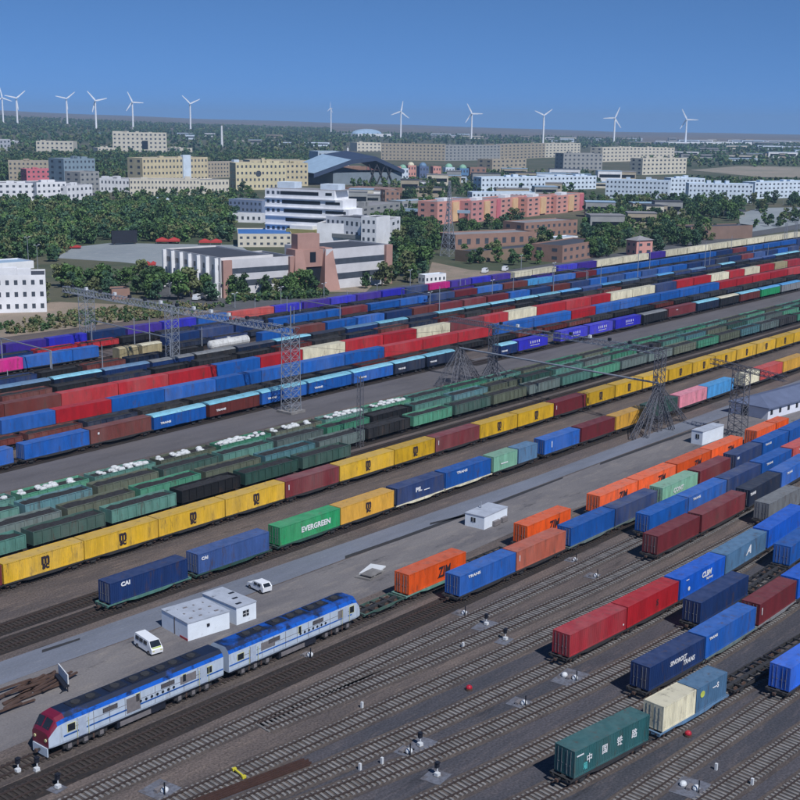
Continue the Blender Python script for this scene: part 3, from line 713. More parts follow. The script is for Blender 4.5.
# ---- L
LL = Line([(0, 421, 'n'), (384, 347, 'n'), (800, 267, 'n')])
tr = [('TRANS', -.45, 2.1, .45, M_LETW, .03, 1.5)]
def its(bnds, cols, g=.35, **k):
    return [(bnds[i]+g, bnds[i+1]-g, 'c', c, dict(k)) for i, c in enumerate(cols) if c]
row('L', LL, its([-14, 55.5, 111.5, 164.5, 216, 261.5, 303, 345, 384.5, 423, 458, 492.5], ['blue', 'red', 'blue', 'blue', 'blue', 'blue', 'blue', 'blue', 'red', 'red', 'red'])+
    its([493.5, 534, 571.5, 596, 620.5, 641, 660.5, 680, 700, 719.8, 737, 753, 771, 788, 806], ['blue', 'blue', 'red', 'blue', 'blue', 'blue', 'blue', 'blue', 'blue', 'red', 'red', 'red', 'red', 'red']), 'of the front red and blue row', fancy=False)
LL2 = Line(vp(8, 403.5))
row('L2', LL2, its([-52, 4, 61, 118, 168.5, 216.8, 260.5, 303, 345.5, 383.3, 416.8, 450.5, 484, 508.5, 537, 566, 592, 611, 633, 655.5], ['brown', 'brown', 'red', 'red', 'red', 'blue', 'red', 'cream', 'red', 'red', 'cream', 'maroon', 'red', 'cream', 'red', 'red', 'red', 'cream', 'cream'])+
    its([656, 677, 694, 711.5, 729.5, 745, 760.5, 775, 788, 802], ['navy', 'red', 'red', 'cream', 'red', 'cream', 'red', 'tan', 'crimson']), 'of the back red and cream row', fancy=False)
# ---- M rows
LM1 = Line(vp(0, 396, 'n', 3.2))
row('M1', LM1, fill(LM1, -60, 800, lambda i: ('g', rd.choice(['black', 'black', 'dnavy', 'brown', 'black']), dict(ld='dark load')), 13.6, .3, 3.2), 'behind the back red row', zt=3.2)
LM2 = Line(vp(0, 388, 'n', 3.7))
lb2 = {1: 'greyblue', 2: 'cyan', 4: 'grey', 5: 'grey'}
def m2(i):
    c = rd.choice(['dnavy', 'dnavy', 'black', 'navy'])
    return ('b', c, dict(roof=lb2.get(i, rd.choice(['cyan', 'lblue', 'steel', 'dnavy', 'cyan', 'black', 'greyblue']))))
row('M2', LM2, fill(LM2, -62, 800, m2, 14.0, .4, 3.7), 'behind the back red row', zt=3.7)
LM3 = Line(vp(0, 376))
row('M3', LM3, fill(LM3, -62, 205, lambda i: ('g', rd.choice(['black', 'dnavy', 'navy', 'brown']), dict(ld='dark load')), 13.6, .3), 'left of the white tank wagon')
row('M3t', LM3, [(212, 251, 't', 'white', dict(desc='long white'))], 'above the red and blue rows', zt=3.6)
row('M3c', LM3, fill(LM3, 262, 800, lambda i: ('c', rd.choice(['maroon', 'navy', 'steel', 'blue', 'navy', 'blue', 'dnavy', 'brown']), {}), 13.3, 1.1), 'of the sixth row up from the cinder road', fancy=False)
LM4 = Line(vp(0, 368, 'n', 3.6))
row('M4', LM4, [(118, 139, 'b', 'tan', dict(roof='tan')), (141, 162, 'b', 'tan', dict(roof='cream'))], 'under the long lattice gantry', zt=3.6)
LM4b = Line(vp(0, 372, 'n', 2.2))
row('M4b', LM4b, fill(LM4b, 175, 800, lambda i: ('g', rd.choice(['black', 'dnavy', 'navy', 'dnavy', 'black']), dict(ld='dark load', H=1.1)), 13.6, .3, 2.2), 'of the third row from the far bank', zt=2.2)
LN = Line(vp(0, 361))
row('N', LN, its([-45, 23, 72.5, 99], ['magenta', 'blue', 'blue'])+fill(LN, 166, 268, lambda i: ('c', 'navy', {}), 13.3, .9)+
    its([273, 308, 341.5, 368], ['blue', 'blue', 'maroon'])+its([370.5, 400, 428, 455, 477.5, 503], ['blue', 'blue', 'navy', 'maroon', 'blue'])+its([504, 528, 553, 576, 597, 619, 640, 660, 680, 699], ['brown', 'lblue', 'blue', 'maroon', 'blue', 'blue', 'blue', 'blue', 'blue'])+
    its([700, 717, 733, 747, 764, 781, 797, 812], ['blue', 'navy', 'maroon', 'blue', 'blue', 'blue', 'navy']), 'of the second row from the far bank', fancy=False)
LO2 = Line(vp(0, 356, 'n', 2.4))
row('O2', LO2, fill(LO2, -62, 590, lambda i: ('g', 'red' if 2 <= i <= 3 else rd.choice(['violet', 'navy', 'dnavy', 'black', 'navy']), dict(ld='dark load', H=1.3)), 13.6, .3, 2.4), 'beside the violet row near the far bank', zt=2.4)
LO = Line(vp(0, 345.5))
oc = ['violet', 'violet', 'vblue', 'navy', 'violet', 'vblue', 'blue', 'salmon', 'vblue', 'violet', 'vblue', 'violet', 'vblue', 'navy', 'magenta', 'violet', 'vblue', 'violet']
mg = [('▮▮▮▮', .0, 1.5, .7, mat('magenta_lettering', lin(190, 40, 170), .6), .0, 2)]
row('O', LO, fill(LO, -40, 231, lambda i: ('c', oc[i % 7], {}), 13.3, .9)+[(232, 274, 'c', 'salmon', dict(desc='long faded salmon red'))]+fill(LO, 275, 512, lambda i: ('c', oc[8+i % 10], {}), 13.3, .9)+
    its([514.5, 532.5, 556.5], ['cream', 'cream'])+its([558, 578, 597, 623, 649.3], ['vblue', 'violet', 'cream', 'cream'])+its([650, 666], ['violet'])+its([666, 688, 709, 728, 747, 765, 783, 801], ['cream']*7), 'of the row nearest the far bank', fancy=False)

# ---- tracks
for ln, a, b, sl, bed in ((LA, 380, 830, .6, M_BED), (LT, 560, 830, .6, M_BED), (LB, 380, 830, .6, M_BED), (LB2, 270, 830, .6, M_BED), (LC, 200, 830, .6, M_BED), (LC2, 150, 830, .6, M_BED), (LD, 262, 830, .6, M_BED),
                          (LD2, 20, 830, .6, M_BED), (LE, -30, 830, .6, M_BEDO), (LF, -60, 830, .6, M_BED), (LG, -20, 830, .6, M_BEDO), (LH, -20, 830, .6, M_BED)):
    old = ln in (LE, LF, LG, LH)
    build_track(ln, a, b, sl, bed, smax=790, pale=M_SLEEPD if old else M_CONC, bedw=2.1 if old else 1.75)
LT2 = Line([(640, 848, 'c'), (710, 800, 'c'), (755, 767, 'c'), (800, 736, 'c')]); build_track(LT2, 630, 840)
LT3 = Line([(700, 860, 'c'), (780, 801, 'c'), (830, 764, 'c')]); build_track(LT3, 740, 860)
LG2 = Line([(0, 629, 'c'), (180, 567, 'c'), (560, 439.5, 'c'), (760, 372, 'c')]); build_track(LG2, -20, 830, .6, M_BEDO, pale=M_SLEEPD)
for ln in (LH2, LJ1, LJ2, LJ3, LI, LI2, LI3, LL, LL2, LM1, LM2, LM3, LM4, LN, LO2, LO):
    a, b = (-20, 470) if ln is LI else ((470, 830) if ln is LI2 else (-20, 830))
    build_track(ln, a, b, 0, M_BEDO, bedw=2.2)
#PART2
# ================================================================== LOCOMOTIVE
M_LOCOW = mat('loco_white', lin(186, 200, 216), .4, .2, .8, dirt=(lin(120, 114, 106), .8, .5, .55), vstreak=True)
M_LOCOB = mat('loco_blue', lin(24, 92, 190), .35, .2, .6, dirt=(lin(22, 26, 40), .5, .9, .50))
M_LOCOR = mat('loco_red', lin(112, 24, 50), .35, .15, .6)
M_SOOT = mat('sooty_roof', lin(30, 34, 46), .6, .4, .7)
M_LOCOS = mat('loco_sooty_roof', lin(22, 34, 60), .55, .35, .35, dirt=(lin(20, 84, 180), .22, .8, .57))
M_LOCOB2 = mat('loco_worn_roof', lin(20, 78, 166), .5, .3, .35, dirt=(lin(20, 28, 46), .25, .9, .45))
M_GRILL = mat('grille', lin(120, 116, 118), .6, .2, 3)
M_CREAMT = mat('cream_trim', lin(200, 200, 150), .5, .1, 2)
def loco_unit(s0, s1, label, nose):
    x, y, a, L = place(LF, s0, s1); h = L/2
    t = thing('locomotive', label, 'locomotive', (x, y, 0), a)
    prof = [(-1.50, 1.28), (-1.55, 1.5), (-1.55, 3.45), (-1.36, 3.85), (-.95, 4.2), (.95, 4.2), (1.36, 3.85), (1.55, 3.45), (1.55, 1.5), (1.50, 1.28)]
    st = [(-h+1.9, 1, 1), (h-.05, 1, 1)]
    if nose < 0: st = [(-h, .50, .88), (-h+.28, .66, .93), (-h+.95, .95, .98)]+st
    else: st = [(-h+.05, 1, 1), (h-1.7, 1, 1), (h-.8, .93, .98), (h-.25, .64, .93), (h, .4, .88)]
    b = MB(); n = len(prof); vs = []
    for (px, k, q) in st:
        for (yy, zz) in prof: vs.append((px, yy*q, 1.28+(zz-1.28)*k))
    W_, Bl, Rd, Tp = [], [], [], []
    nn = len(st)
    for i in range(nn-1):
        isn = (nose < 0 and i < 3) or (nose > 0 and i >= 1)
        for j in range(n-1):
            f = (i*n+j, (i+1)*n+j, (i+1)*n+j+1, i*n+j+1)
            if j in (0, 1, 7, 8): W_.append(f)
            elif isn and nose < 0: Rd.append(f) if i < 2 or j in (3, 4, 5) else Bl.append(f)
            elif j in (3, 4, 5): Tp.append(f)
            else: Bl.append(f)
    b.add(vs, W_, M_LOCOW); b.add(vs, Bl, M_LOCOB); b.add(vs, Tp, M_LOCOS if nose < 0 else M_LOCOB2)
    if Rd: b.add(vs, Rd, M_LOCOR)
    b.add(vs, [tuple(range(n))], M_LOCOR if nose < 0 else M_LOCOW); b.add(vs, [tuple(range((nn-1)*n, nn*n))[::-1]], M_LOCOW)
    b.obj('body', t)
    s = MB(); s.box(-h+(1.6 if nose < 0 else .1), h-(.1 if nose < 0 else 1.7), -1.575, -1.552, 1.98, 2.13, paint('blue')); s.obj('stripe', t)
    c = MB(); c.box(-h+(2.0 if nose < 0 else .3), h-(.3 if nose < 0 else 1.6), -1.5, -1.3, 1.12, 1.27, M_SOOT); c.obj('sill', t)
    # roof kit: dark hatches, fans, exhaust
    for (fx, lx, zz) in ((-.55, .16, .14), (-.2, .1, .22), (.08, .13, .12), (.4, .15, .2), (.7, .08, .12)):
        r = MB(); zz *= .5; r.box(fx*h-lx*h, fx*h+lx*h, -.7, .7, 4.18, 4.2+zz, M_SOOT)
        k = int(lx*h/.7)
        for i in range(k): r.cyl((fx*h-lx*h+(i+.5)*2*lx*h/max(k, 1), 0, 4.24+zz), (0, 0, 1), .5, .1, M_STEEL, 10)
        r.obj('roof_hatch', t)
    # side grilles, doors and ports
    g = MB(); gx = (-.18 if nose < 0 else .62)*h; g.box(gx, gx+1.7, -1.585, -1.553, 1.6 if nose < 0 else 2.2, 3.2, M_GRILL); g.obj('side_grille', t)
    g = MB(); gx = .45*h if nose < 0 else -.55*h; g.box(gx, gx+2.2, -1.58, -1.553, 2.3, 3.2, M_GRILL); g.obj('side_grille', t)
    for i in range(7):
        p = MB(); px = (-.02+.065*i)*h + (0 if nose < 0 else .05*h); p.cyl((px, -1.56, 2.36), (0, 1, 0), .17, .05, M_GLASS, 8); p.obj('porthole', t)
    wx = [(-.9*h+1.4, 2.35, 3.1, .85), (-.05*h, 2.5, 3.3, .45), (.5*h, 2.5, 3.3, .4), (h-2.2, 2.3, 3.0, .9)] if nose < 0 else [(-h+1.8, 2.3, 3.0, .9), (.02*h, 2.5, 3.3, .4), (h-1.7, 2.3, 3.1, .75)]
    for (px, z0, z1, ww) in wx:
        p = MB(); p.box(px-ww/2-.07, px+ww/2+.07, -1.57, -1.545, z0-.07, z1+.07, M_CREAMT); p.box(px-ww/2, px+ww/2, -1.585, -1.571, z0, z1, M_GLASS); p.obj('window', t)
    if nose < 0:
        for sg in (-1, 1):
            p = MB(); p.add([(-h+.28, sg*.1, 3.1), (-h+.28, sg*1.1, 3.05), (-h+.88, sg*1.15, 3.85), (-h+.88, sg*.1, 3.95)], [(0, 1, 2, 3)], M_GLASS)
            p.mesh; o = p.obj('windscreen', t); o.location = (-.09, 0, .02)
            q = MB(); q.cyl((-h-.02, sg*.9, 2.0), (1, 0, 0), .17, .1, M_CREAMT, 10); q.obj('headlight', t)
        p = MB(); p.box(-h-.12, -h+.02, -1.2, 1.2, .35, 1.25, M_LOCOW); p.obj('snow_plough', t)
    q = MB(); r_ = random.Random(nose)
    for i in range(9):
        px = -h+3.2+i*(L-6)/8.5; q.box(px, px+.05, -1.575, -1.552, 1.5, 3.42, M_GRILL)
    q.box(-h+2.2, h-2.0, -1.572, -1.553, 2.62, 2.66, M_GRILL); q.obj('panel_seams', t)
    for gx in (-.66, .74):
        q = MB(); q.box(gx*h-.45, gx*h+.45, -1.59, -1.576, 1.4, 3.3, mat('loco_door', lin(170, 182, 200), .5, .15, 2)); q.obj('side_door', t)
    for gx in (-.72, -.6, .68, .8):
        q = MB(); q.bar((gx*h, -1.66, 1.35), (gx*h, -1.66, 3.1), .03, M_CREAMT, n=5); q.obj('handrail', t)
    for gx in (-.36, .3):
        q = MB(); q.box(gx*h-.9, gx*h+.9, -1.585, -1.574, 2.75, 3.25, M_SOOT)
        for k in range(5): q.box(gx*h-.85, gx*h+.85, -1.6, -1.586, 2.79+.09*k, 2.82+.09*k, M_GRILL)
        q.obj('air_intake', t)
    e = -1 if nose < 0 else 1
    link('coupler', coupler_mesh(), t, (e*(h+.05), 0, 0), 0 if e > 0 else math.pi)
    for sx in (-.62, .62):
        q = MB(); c0 = sx*h
        for dx in (-1.9, 0, 1.9):
            for yy in (-.76, .76): q.cyl((c0+dx, yy, .72), (0, 1, 0), .52, .12, M_RUST, 14)
            q.cyl((c0+dx, -1.14, .72), (0, 1, 0), .2, .08, M_GRILL, 10)
        for yy in (-1.3, 1.3):
            q.box(c0-2.6, c0+2.6, yy-.07, yy+.07, .62, .92, M_STEEL)
            for dx in (-1.9, 0, 1.9): q.box(c0+dx-.22, c0+dx+.22, yy-.12, yy+.12, .5, .95, M_GRILL); q.cyl((c0+dx, yy, .72), (0, 1, 0), .46, .1, M_STEEL, 14)
            for dx in (-.95, .95): q.bar((c0+dx, yy, .5), (c0+dx, yy, 1.1), .13, M_RUST, n=6)
        q.obj('bogie', t)
    q = MB(); q.box(-.28*h, .28*h, -1.4, 1.4, .35, 1.1, M_SOOT); q.box(-.25*h, .1*h, -1.48, -1.41, .45, .95, M_GRILL); q.obj('fuel_tank', t)
    return t
sA, sB, sC = LF.s_of(49, 1.6, -1.4), LF.s_of(226, 1.6, -1.5), LF.s_of(360, 1.6, -1.4)
loco_unit(sA, sB-.35, 'leading half of the blue and white locomotive, with the red nose', -1)
loco_unit(sB+.35, sC, 'rear half of the blue and white locomotive, next to the green empty wagon', 1)

# ================================================================== BUILDINGS
WMESH = {}
def wmesh(w, h, m=M_PANE, fr=None):
    k = (round(w, 1), round(h, 1), m.name, fr.name if fr else '')
    if k not in WMESH:
        b = MB(); b.box(-w/2, w/2, -.05, .02, -h/2, h/2, m)
        if fr: b.box(-w/2-.15, w/2+.15, -.12, .02, -h/2-.25, -h/2-.003, fr)
        WMESH[k] = b.mesh('window')
    return WMESH[k]
def bmat(name, r, g, b): return mat('wall_'+name, lin(r, g, b), .85, .16, .15)
ROOFG = mat('flat_roof', lin(138, 138, 142), .9, .2, .1); ROOFD = mat('dark_roof', lin(66, 70, 80), .8, .2, .1); ROOFB = mat('blue_roof', lin(60, 110, 176), .6, .15, .1)
ROOFL = mat('pale_blue_roof', lin(150, 176, 200), .7, .12, .1)
WALLW = bmat('white', 226, 228, 232); WALLC = bmat('cream', 206, 200, 184); WALLY = bmat('sand', 200, 188, 156); WALLG = bmat('grey', 150, 152, 152)
WALLB = bmat('brown', 148, 118, 106); WALLP = bmat('pink', 206, 150, 140); WALLR = bmat('rose', 200, 112, 124); WALLBL = bmat('blue_white', 206, 220, 234); WALLS = bmat('stone', 168, 158, 140); WALLO=bmat('apricot', 216, 180, 140)
def bld(name, label, A, B, hpx, dep, wall, floors=3, cols=8, style='grid', roof=ROOFG, sc=2, group=None, z0=0, wfrac=.42, hfrac=.4, cat='building', base_h=None, par=.6):
    """A and B: photo points of the foot of the front wall, left and right"""
    P = G(*A); Q = G(*B); d = Q-P; W = math.hypot(d[0], d[1]); a = math.atan2(d[1], d[0]); k = mpp(*A)
    H = (base_h if base_h else hpx*k)
    t = thing(name, label, cat, ((P[0]), (P[1]), z0), a, group)
    b = MB(); b.box(0, W, 0, dep, -.3, H, wall)
    o = b.obj('wall', t)
    r = MB(); r.box(.25, W-.25, .25, dep-.25, H, H+.08, roof)
    if par:
        for (x0, x1, y0, y1) in ((0, W, 0, .22), (0, W, dep-.22, dep), (0, .22, .22, dep-.22), (W-.22, W, .22, dep-.22)): r.box(x0, x1, y0, y1, H+.001, H+par, wall)
    r.obj('roof', t)
    fh = H/floors; tot = 0
    if style == 'grid':
        cw = W/cols; m = wmesh(cw*wfrac, fh*hfrac)
        for f in range(floors):
            for c in range(cols):
                if tot >= 86: break
                link('window', m, t, ((c+.5)*cw, 0, fh*(f+.55))); tot += 1
            for c in range(sc):
                if tot < 98: link('window', wmesh(dep/sc*wfrac*.8, fh*hfrac), t, (0, dep*(c+.5)/sc, fh*(f+.55)), -math.pi/2); tot += 1
    elif style == 'strip':
        for f in range(floors):
            link('window_strip', wmesh(W*.9, fh*.34), t, (W*.5, 0, fh*(f+.6)))
    return t, W, H, a, dep
def extra(t, name, x0, x1, y0, y1, z0, z1, m): b = MB(); b.box(x0, x1, y0, y1, z0, z1, m); return b.obj(name, t)

# --- yard-side huts
def hut(name, label, N, Rr, Lf, hpx, wall, roof, win=None, cat='hut', over=0, hip=False):
    n, r, l = G(*N)[:2], G(*Rr)[:2], G(*Lf)[:2]; h = hpx*mpp(*N)
    ax = r-n; W = np.hypot(*ax); a = math.atan2(ax[1], ax[0]); ay = l-n; c_, s_ = math.cos(a), math.sin(a)
    D = abs(-ay[0]*s_+ay[1]*c_)
    t = thing(name, label, cat, (n[0], n[1], 0), a); b = MB(); b.box(0, W, 0, D, 0, h, wall); b.obj('wall', t)
    b = MB(); o = over
    if hip:
        rise = 1.6; vs = [(-o, -o, h), (W+o, -o, h), (W+o, D+o, h), (-o, D+o, h), (D*.45, D/2, h+rise), (W-D*.45, D/2, h+rise)]
        b.add([(x, y, z-.25) for x, y, z in vs[:4]]+vs, [(0, 1, 5, 4), (1, 2, 6, 5), (2, 3, 7, 6), (3, 0, 4, 7), (3, 2, 1, 0), (4, 5, 9, 8), (5, 6, 9), (6, 7, 8, 9), (7, 4, 8)], roof)
    else: b.box(-.06-o, W+.06+o, -.06-o, D+.06+o, h, h+.14, roof)
    b.obj('roof', t)
    return t, W, D, h
M_PREFAB = mat('prefab_panel', lin(222, 232, 244), .6, .1, .5, dirt=(lin(140, 130, 122), .8, .4, .62))
M_PREROOF = mat('prefab_roof', lin(168, 176, 190), .7, .2, .5, dirt=(lin(60, 60, 66), .9, .8, .60))
t, W, D, h = hut('portable_cabin', 'large white prefab cabin pair beside the locomotive, nearer the van', (188, 641.5), (229.6, 628.5), (163.6, 626.5), 18.5, M_PREFAB, M_PREROOF, cat='cabin')
extra(t, 'seam', -.02, 0, D*.48, D*.52, 0, h-.02, M_GRILL); extra(t, 'skirt', -.03, 0, 0, D*.3, 0, .3, mat('red_trim', lin(170, 60, 60), .7))
for i in range(12): extra(t, 'roof_vent', W*(.12+.2*(i % 4))+.2+.2*(i % 3), W*(.12+.2*(i % 4))+.6+.15*(i % 2), D*(.15+.28*(i//4)), D*(.15+.28*(i//4))+.28, h+.14, h+.2, M_GRILL)
extra(t, 'wall_lamp', W*.45, W*.45+.35, -.15, 0, h*.55, h*.55+.3, M_SOOT)
t, W, D, h = hut('portable_cabin', 'smaller white prefab cabin with a four pane window beside the locomotive', (236.6, 625.5), (256.3, 618.5), (211, 608), 18, M_PREFAB, M_PREROOF, cat='cabin')
f = extra(t, 'window', W*.32, W*.62, -.05, 0, h*.38, h*.72, M_GLASS); extra(f, 'glazing_bar', W*.46, W*.48, -.08, -.051, h*.38, h*.72, M_WHITE); extra(f, 'transom', W*.32, W*.62, -.083, -.053, h*.53, h*.56, M_WHITE)
for i in range(3): extra(t, 'roof_vent', W*(.2+.25*i), W*(.2+.25*i)+.8, D*(.1+.25*i), D*(.1+.25*i)+.35, h+.14, h+.2, M_SOOT)
t, W, D, h = hut('portable_cabin', 'lone white prefab cabin between the service road and orange containers', (484, 530), (507, 519.5), (470.3, 523), 13, M_PREFAB, M_PREROOF, cat='cabin')
f = extra(t, 'window', -.05, 0, D*.45, D*.68, h*.45, h*.8, M_GLASS); extra(f, 'glazing_bar', -.08, -.051, D*.56, D*.58, h*.45, h*.8, M_WHITE)
extra(t, 'air_conditioner', W*.35, W*.6, -.5, -.01, .1, .8, M_GRILL); extra(t, 'air_conditioner', W*.7, W*.92, -.5, -.01, .1, .8, M_GRILL); extra(t, 'roof_pole', W*.5, W*.53, D*.8, D*.83, h+.14, h+1.2, M_GALV)
t, W, D, h = hut('portable_cabin', 'white prefab cabin at the foot of the square lattice mast', (702, 445.5), (723, 438), (694.5, 442), 13.5, M_PREFAB, M_PREROOF, cat='cabin')
f = extra(t, 'window', -.05, 0, D*.3, D*.6, h*.45, h*.78, M_GLASS); extra(f, 'glazing_bar', -.08, -.051, D*.44, D*.46, h*.45, h*.78, M_WHITE)
t, W, D, h = hut('yard_office', 'long white single storey house with slate blue hipped roof', (767.5, 420), (840, 399), (739, 410.5), 12.5, bmat('limewash', 214, 218, 228), mat('slate_blue_roof', lin(98, 108, 134), .6, .2, .3), cat='house', over=.5, hip=True)
extra(t, 'door', -.05, .0, D*.55, D*.72, 0, h*.85, M_GLASS)
for i in range(9): extra(t, 'window', 1.0+i*W/9, 1.9+i*W/9, -.05, 0, h*.35, h*.75, M_GLASS)
# pile of sheets, sign, rail stacks
def pile(name, label, cat, u, v, rz, parts):
    P = G(u, v); t = thing(name, label, cat, (P[0], P[1], 0.02), rz)
    for pn, bx, m, r in parts:
        b = MB(); b.box(*bx, m); o = b.obj(pn, t); o.rotation_euler = (0, 0, r)
    return t
pile('sheet_stack', 'stack of pale concrete slabs lying on the apron', 'slabs', 372, 574, .2, [('slab', (-2.6, 1.6, -1.2, 1.2, 0, .25), M_CONC, 0), ('slab', (-1.5, 2.6, -1.0, 1.3, .252, .45), M_WHITE, .12), ('slab', (-2.2, .6, -1.4, .4, .452, .6), M_CONC, -.1)])
def rails_heap(label, u, v, n, L, spread, seed, a0):
    r = random.Random(seed); P = G(u, v); t = thing('rail_heap', label, 'rail pile', (P[0], P[1], .02), a0)
    for i in range(n):
        b = MB(); x = r.uniform(-spread, spread)*1.3; y = r.uniform(-spread, spread)*.6; z = .05+.18*(i % 3); l = L*r.uniform(.6, 1)
        b.box(-l/2, l/2, -.12, .12, 0, .17, M_RUST); o = b.obj('old_rail', t, (x, y, z), r.uniform(-.25, .25))
rails_heap('jumbled heap of rusty rails on the apron near the white board', 22, 696, 20, 6, 3.4, 2, .1)
P0, P1 = G(196, 804), G(308, 762); dx = P1-P0; t = thing('rail_stack', 'long straight stack of rust brown rails between two foreground tracks', 'rail stack', tuple((P0+P1)/2), math.atan2(dx[1], dx[0])); Lr = np.hypot(dx[0], dx[1])
for i in range(7):
    b = MB(); e = random.uniform(-.5, .2); b.box(-Lr/2, Lr/2+e, -.72+.2*i, -.58+.2*i, .03, .2+.02*(i % 2), mat('red_rust_rail', (.05, .022, .016), .9, .3, 2)); b.obj('old_rail', t)
P = G(64, 687); t = thing('notice_board', 'tilted white board on dark legs on the apron above the locomotive', 'sign board', tuple(P), math.atan2(*(G(70, 684)-G(57, 668))[[1, 0]]))
b = MB(); b.box(-1.7, 1.7, -.06, .06, 1.0, 2.1, M_WHITE); b.obj('panel', t); b = MB(); b.box(-1.7, 1.7, -.5, .1, .7, .9, M_SOOT); b.obj('tray', t)
for x in (-1.4, 1.4):
    b = MB(); b.bar((x, 0, 0), (x, 0, 1.1), .06, M_SOOT); b.bar((x, 0, .7), (x, -.9, 0), .05, M_SOOT); b.obj('leg', t)
# van and car
M_CARW = mat('car_white', lin(228, 232, 238), .25, .05, 1); M_TYRE = mat('tyre', (.02, .02, .022), .8, .1, 3); M_LIME = mat('lime_glass', lin(170, 190, 90), .2, .2, 1)
def vehicle(name, label, cat, u, v, u2, v2, L, Wd, prof, wins, front):
    P, Q = G(u, v), G(u2, v2); a = math.atan2(Q[1]-P[1], Q[0]-P[0]); c = (P+Q)/2
    t = thing(name, label, cat, (c[0], c[1], .02), a); b = MB(); n = len(prof)
    vs = []
    for (yy, sh) in ((-Wd/2, 0), (-Wd/2+.02, 0), (Wd/2-.02, 0), (Wd/2, 0)):
        for (x, z) in prof: vs.append((x, yy*(1-.12*max(0, z-1.0)), z))
    fs = [tuple(range(n))[::-1], tuple(range(3*n, 4*n))]
    for k in range(3):
        for i in range(n): fs.append((k*n+i, k*n+(i+1) % n, (k+1)*n+(i+1) % n, (k+1)*n+i))
    b.add(vs, fs, M_CARW); o = b.obj('body', t)
    for (pn, pts, m) in wins:
        w_ = MB(); w_.add(pts, [tuple(range(len(pts)))], m); w_.obj(pn, t)
    for x in (-L*.32, L*.32):
        for y in (-Wd/2+.06, Wd/2-.06):
            w_ = MB(); w_.cyl((x, y, .33), (0, 1, 0), .34, .22, M_TYRE, 14); wh = w_.obj('wheel', t); q = MB(); q.cyl((x, y+(.0 if y > 0 else -.0), .33), (0, 1, 0), .18, .24, M_GRILL, 10); q.obj('rim', wh)
    t.scale = (VS, VS, VS)
    for y in (-Wd/2+.3, Wd/2-.3):
        w_ = MB(); w_.box(L/2-.04, L/2+.02, y-.16, y+.16, .7, .88, M_CREAMT); w_.obj('headlight', t)
    return t
def sidewin(x0, x1, z0, z1, W, s):
    f = lambda z: s*(W/2*(1-.12*max(0, z-1.0))+.012); p = [(x0, f(z0), z0), (x1, f(z0), z0), (x1, f(z1), z1), (x0, f(z1), z1)]; return p if s < 0 else p[::-1]
L, Wd = 5.0, 1.8
prof = [(-2.5, .35), (2.45, .35), (2.5, .95), (2.2, 1.2), (1.55, 2.0), (-2.3, 2.08), (-2.48, 1.5)]; VS = .84
wn = [('side_window', sidewin(x, x+.95, 1.25, 1.8, Wd, s), M_GLASS) for s in (-1, 1) for x in (-2.1, -1.0, .15)]+[('windscreen', [(2.2, -.8, 1.24), (2.2, .8, 1.24), (1.62, .72, 1.96), (1.62, -.72, 1.96)], M_GLASS), ('rear_window', [(-2.51, .7, 1.3), (-2.51, -.7, 1.3), (-2.4, -.65, 1.9), (-2.4, .65, 1.9)], M_GLASS), ('dash_panel', [(2.36, -.7, 1.1), (2.36, .7, 1.1), (2.24, .7, 1.22), (2.24, -.7, 1.22)], M_LIME)]
vehicle('van', 'white minibus with green tinted windscreen parked left of the prefab cabins', 'van', 139.5, 644, 158, 656, L, Wd, prof, wn, 1)
prof = [(-2.1, .35), (2.1, .35), (2.2, .8), (1.9, 1.0), (1.0, 1.1), (.4, 1.65), (-1.7, 1.68), (-2.2, 1.1)]
wn = [('side_window', sidewin(x, x+.8, 1.08, 1.5, Wd, s), M_GLASS) for s in (-1, 1) for x in (-1.5, -.55)]+[('windscreen', [(1.02, -.75, 1.12), (1.02, .75, 1.12), (.46, .7, 1.64), (.46, -.7, 1.64)], M_GLASS), ('rear_window', [(-2.2, .65, 1.14), (-2.2, -.65, 1.14), (-1.76, -.6, 1.62), (-1.76, .6, 1.62)], M_GLASS)]
vehicle('car', 'small white car parked on the apron right of the prefab cabins', 'car', 268, 594, 251, 586, 4.4, 1.75, prof, wn, 1)

# ---- dwarf signals, switch machines, red caps, yellow stop, pads
M_PAD = mat('pale_gravel_pad', lin(104, 108, 120), .95, .4, 2.5, dirt=(lin(84, 80, 82), .8, .8, .5)); M_REDP = mat('red_enamel', lin(170, 30, 50), .4, .1, 2); M_YEL = mat('yellow_enamel', lin(200, 190, 60), .5, .1, 2)
def pad(u, v, w, d, ang=.0):
    w *= .72; d *= .72; P = G(u, v); b = MB(); c, s = math.cos(ang), math.sin(ang)
    vs = [(P[0]+c*x-s*y, P[1]+s*x+c*y, .045) for x, y in ((-w/2, -d/2), (w/2, -d/2), (w/2, d/2), (-w/2, d/2))]; b.add(vs, [(0, 1, 2, 3)], M_PAD); tag(b.obj('gravel_pad'), kind='structure')
def signal(u, v, label):
    P = G(u, v); t = thing('dwarf_signal', label, 'signal', tuple(P), random.uniform(-.2, .2), 'low signals between the tracks')
    b = MB(); b.box(-.35, .1, -.22, .22, 0, .42, M_WHITE); b.box(-.4, .15, -.27, .27, 0, .12, M_CONC); b.obj('base', t)
    b = MB(); b.bar((0, .1, .5), (0, .1, 1.2), .06, M_WHITE, n=6); b.obj('post', t)
    b = MB(); b.box(-.2, .2, 0, .3, .85, 1.45, M_SOOT); b.box(-.24, .24, -.12, .0, 1.36, 1.42, M_SOOT); b.obj('signal_head', t)
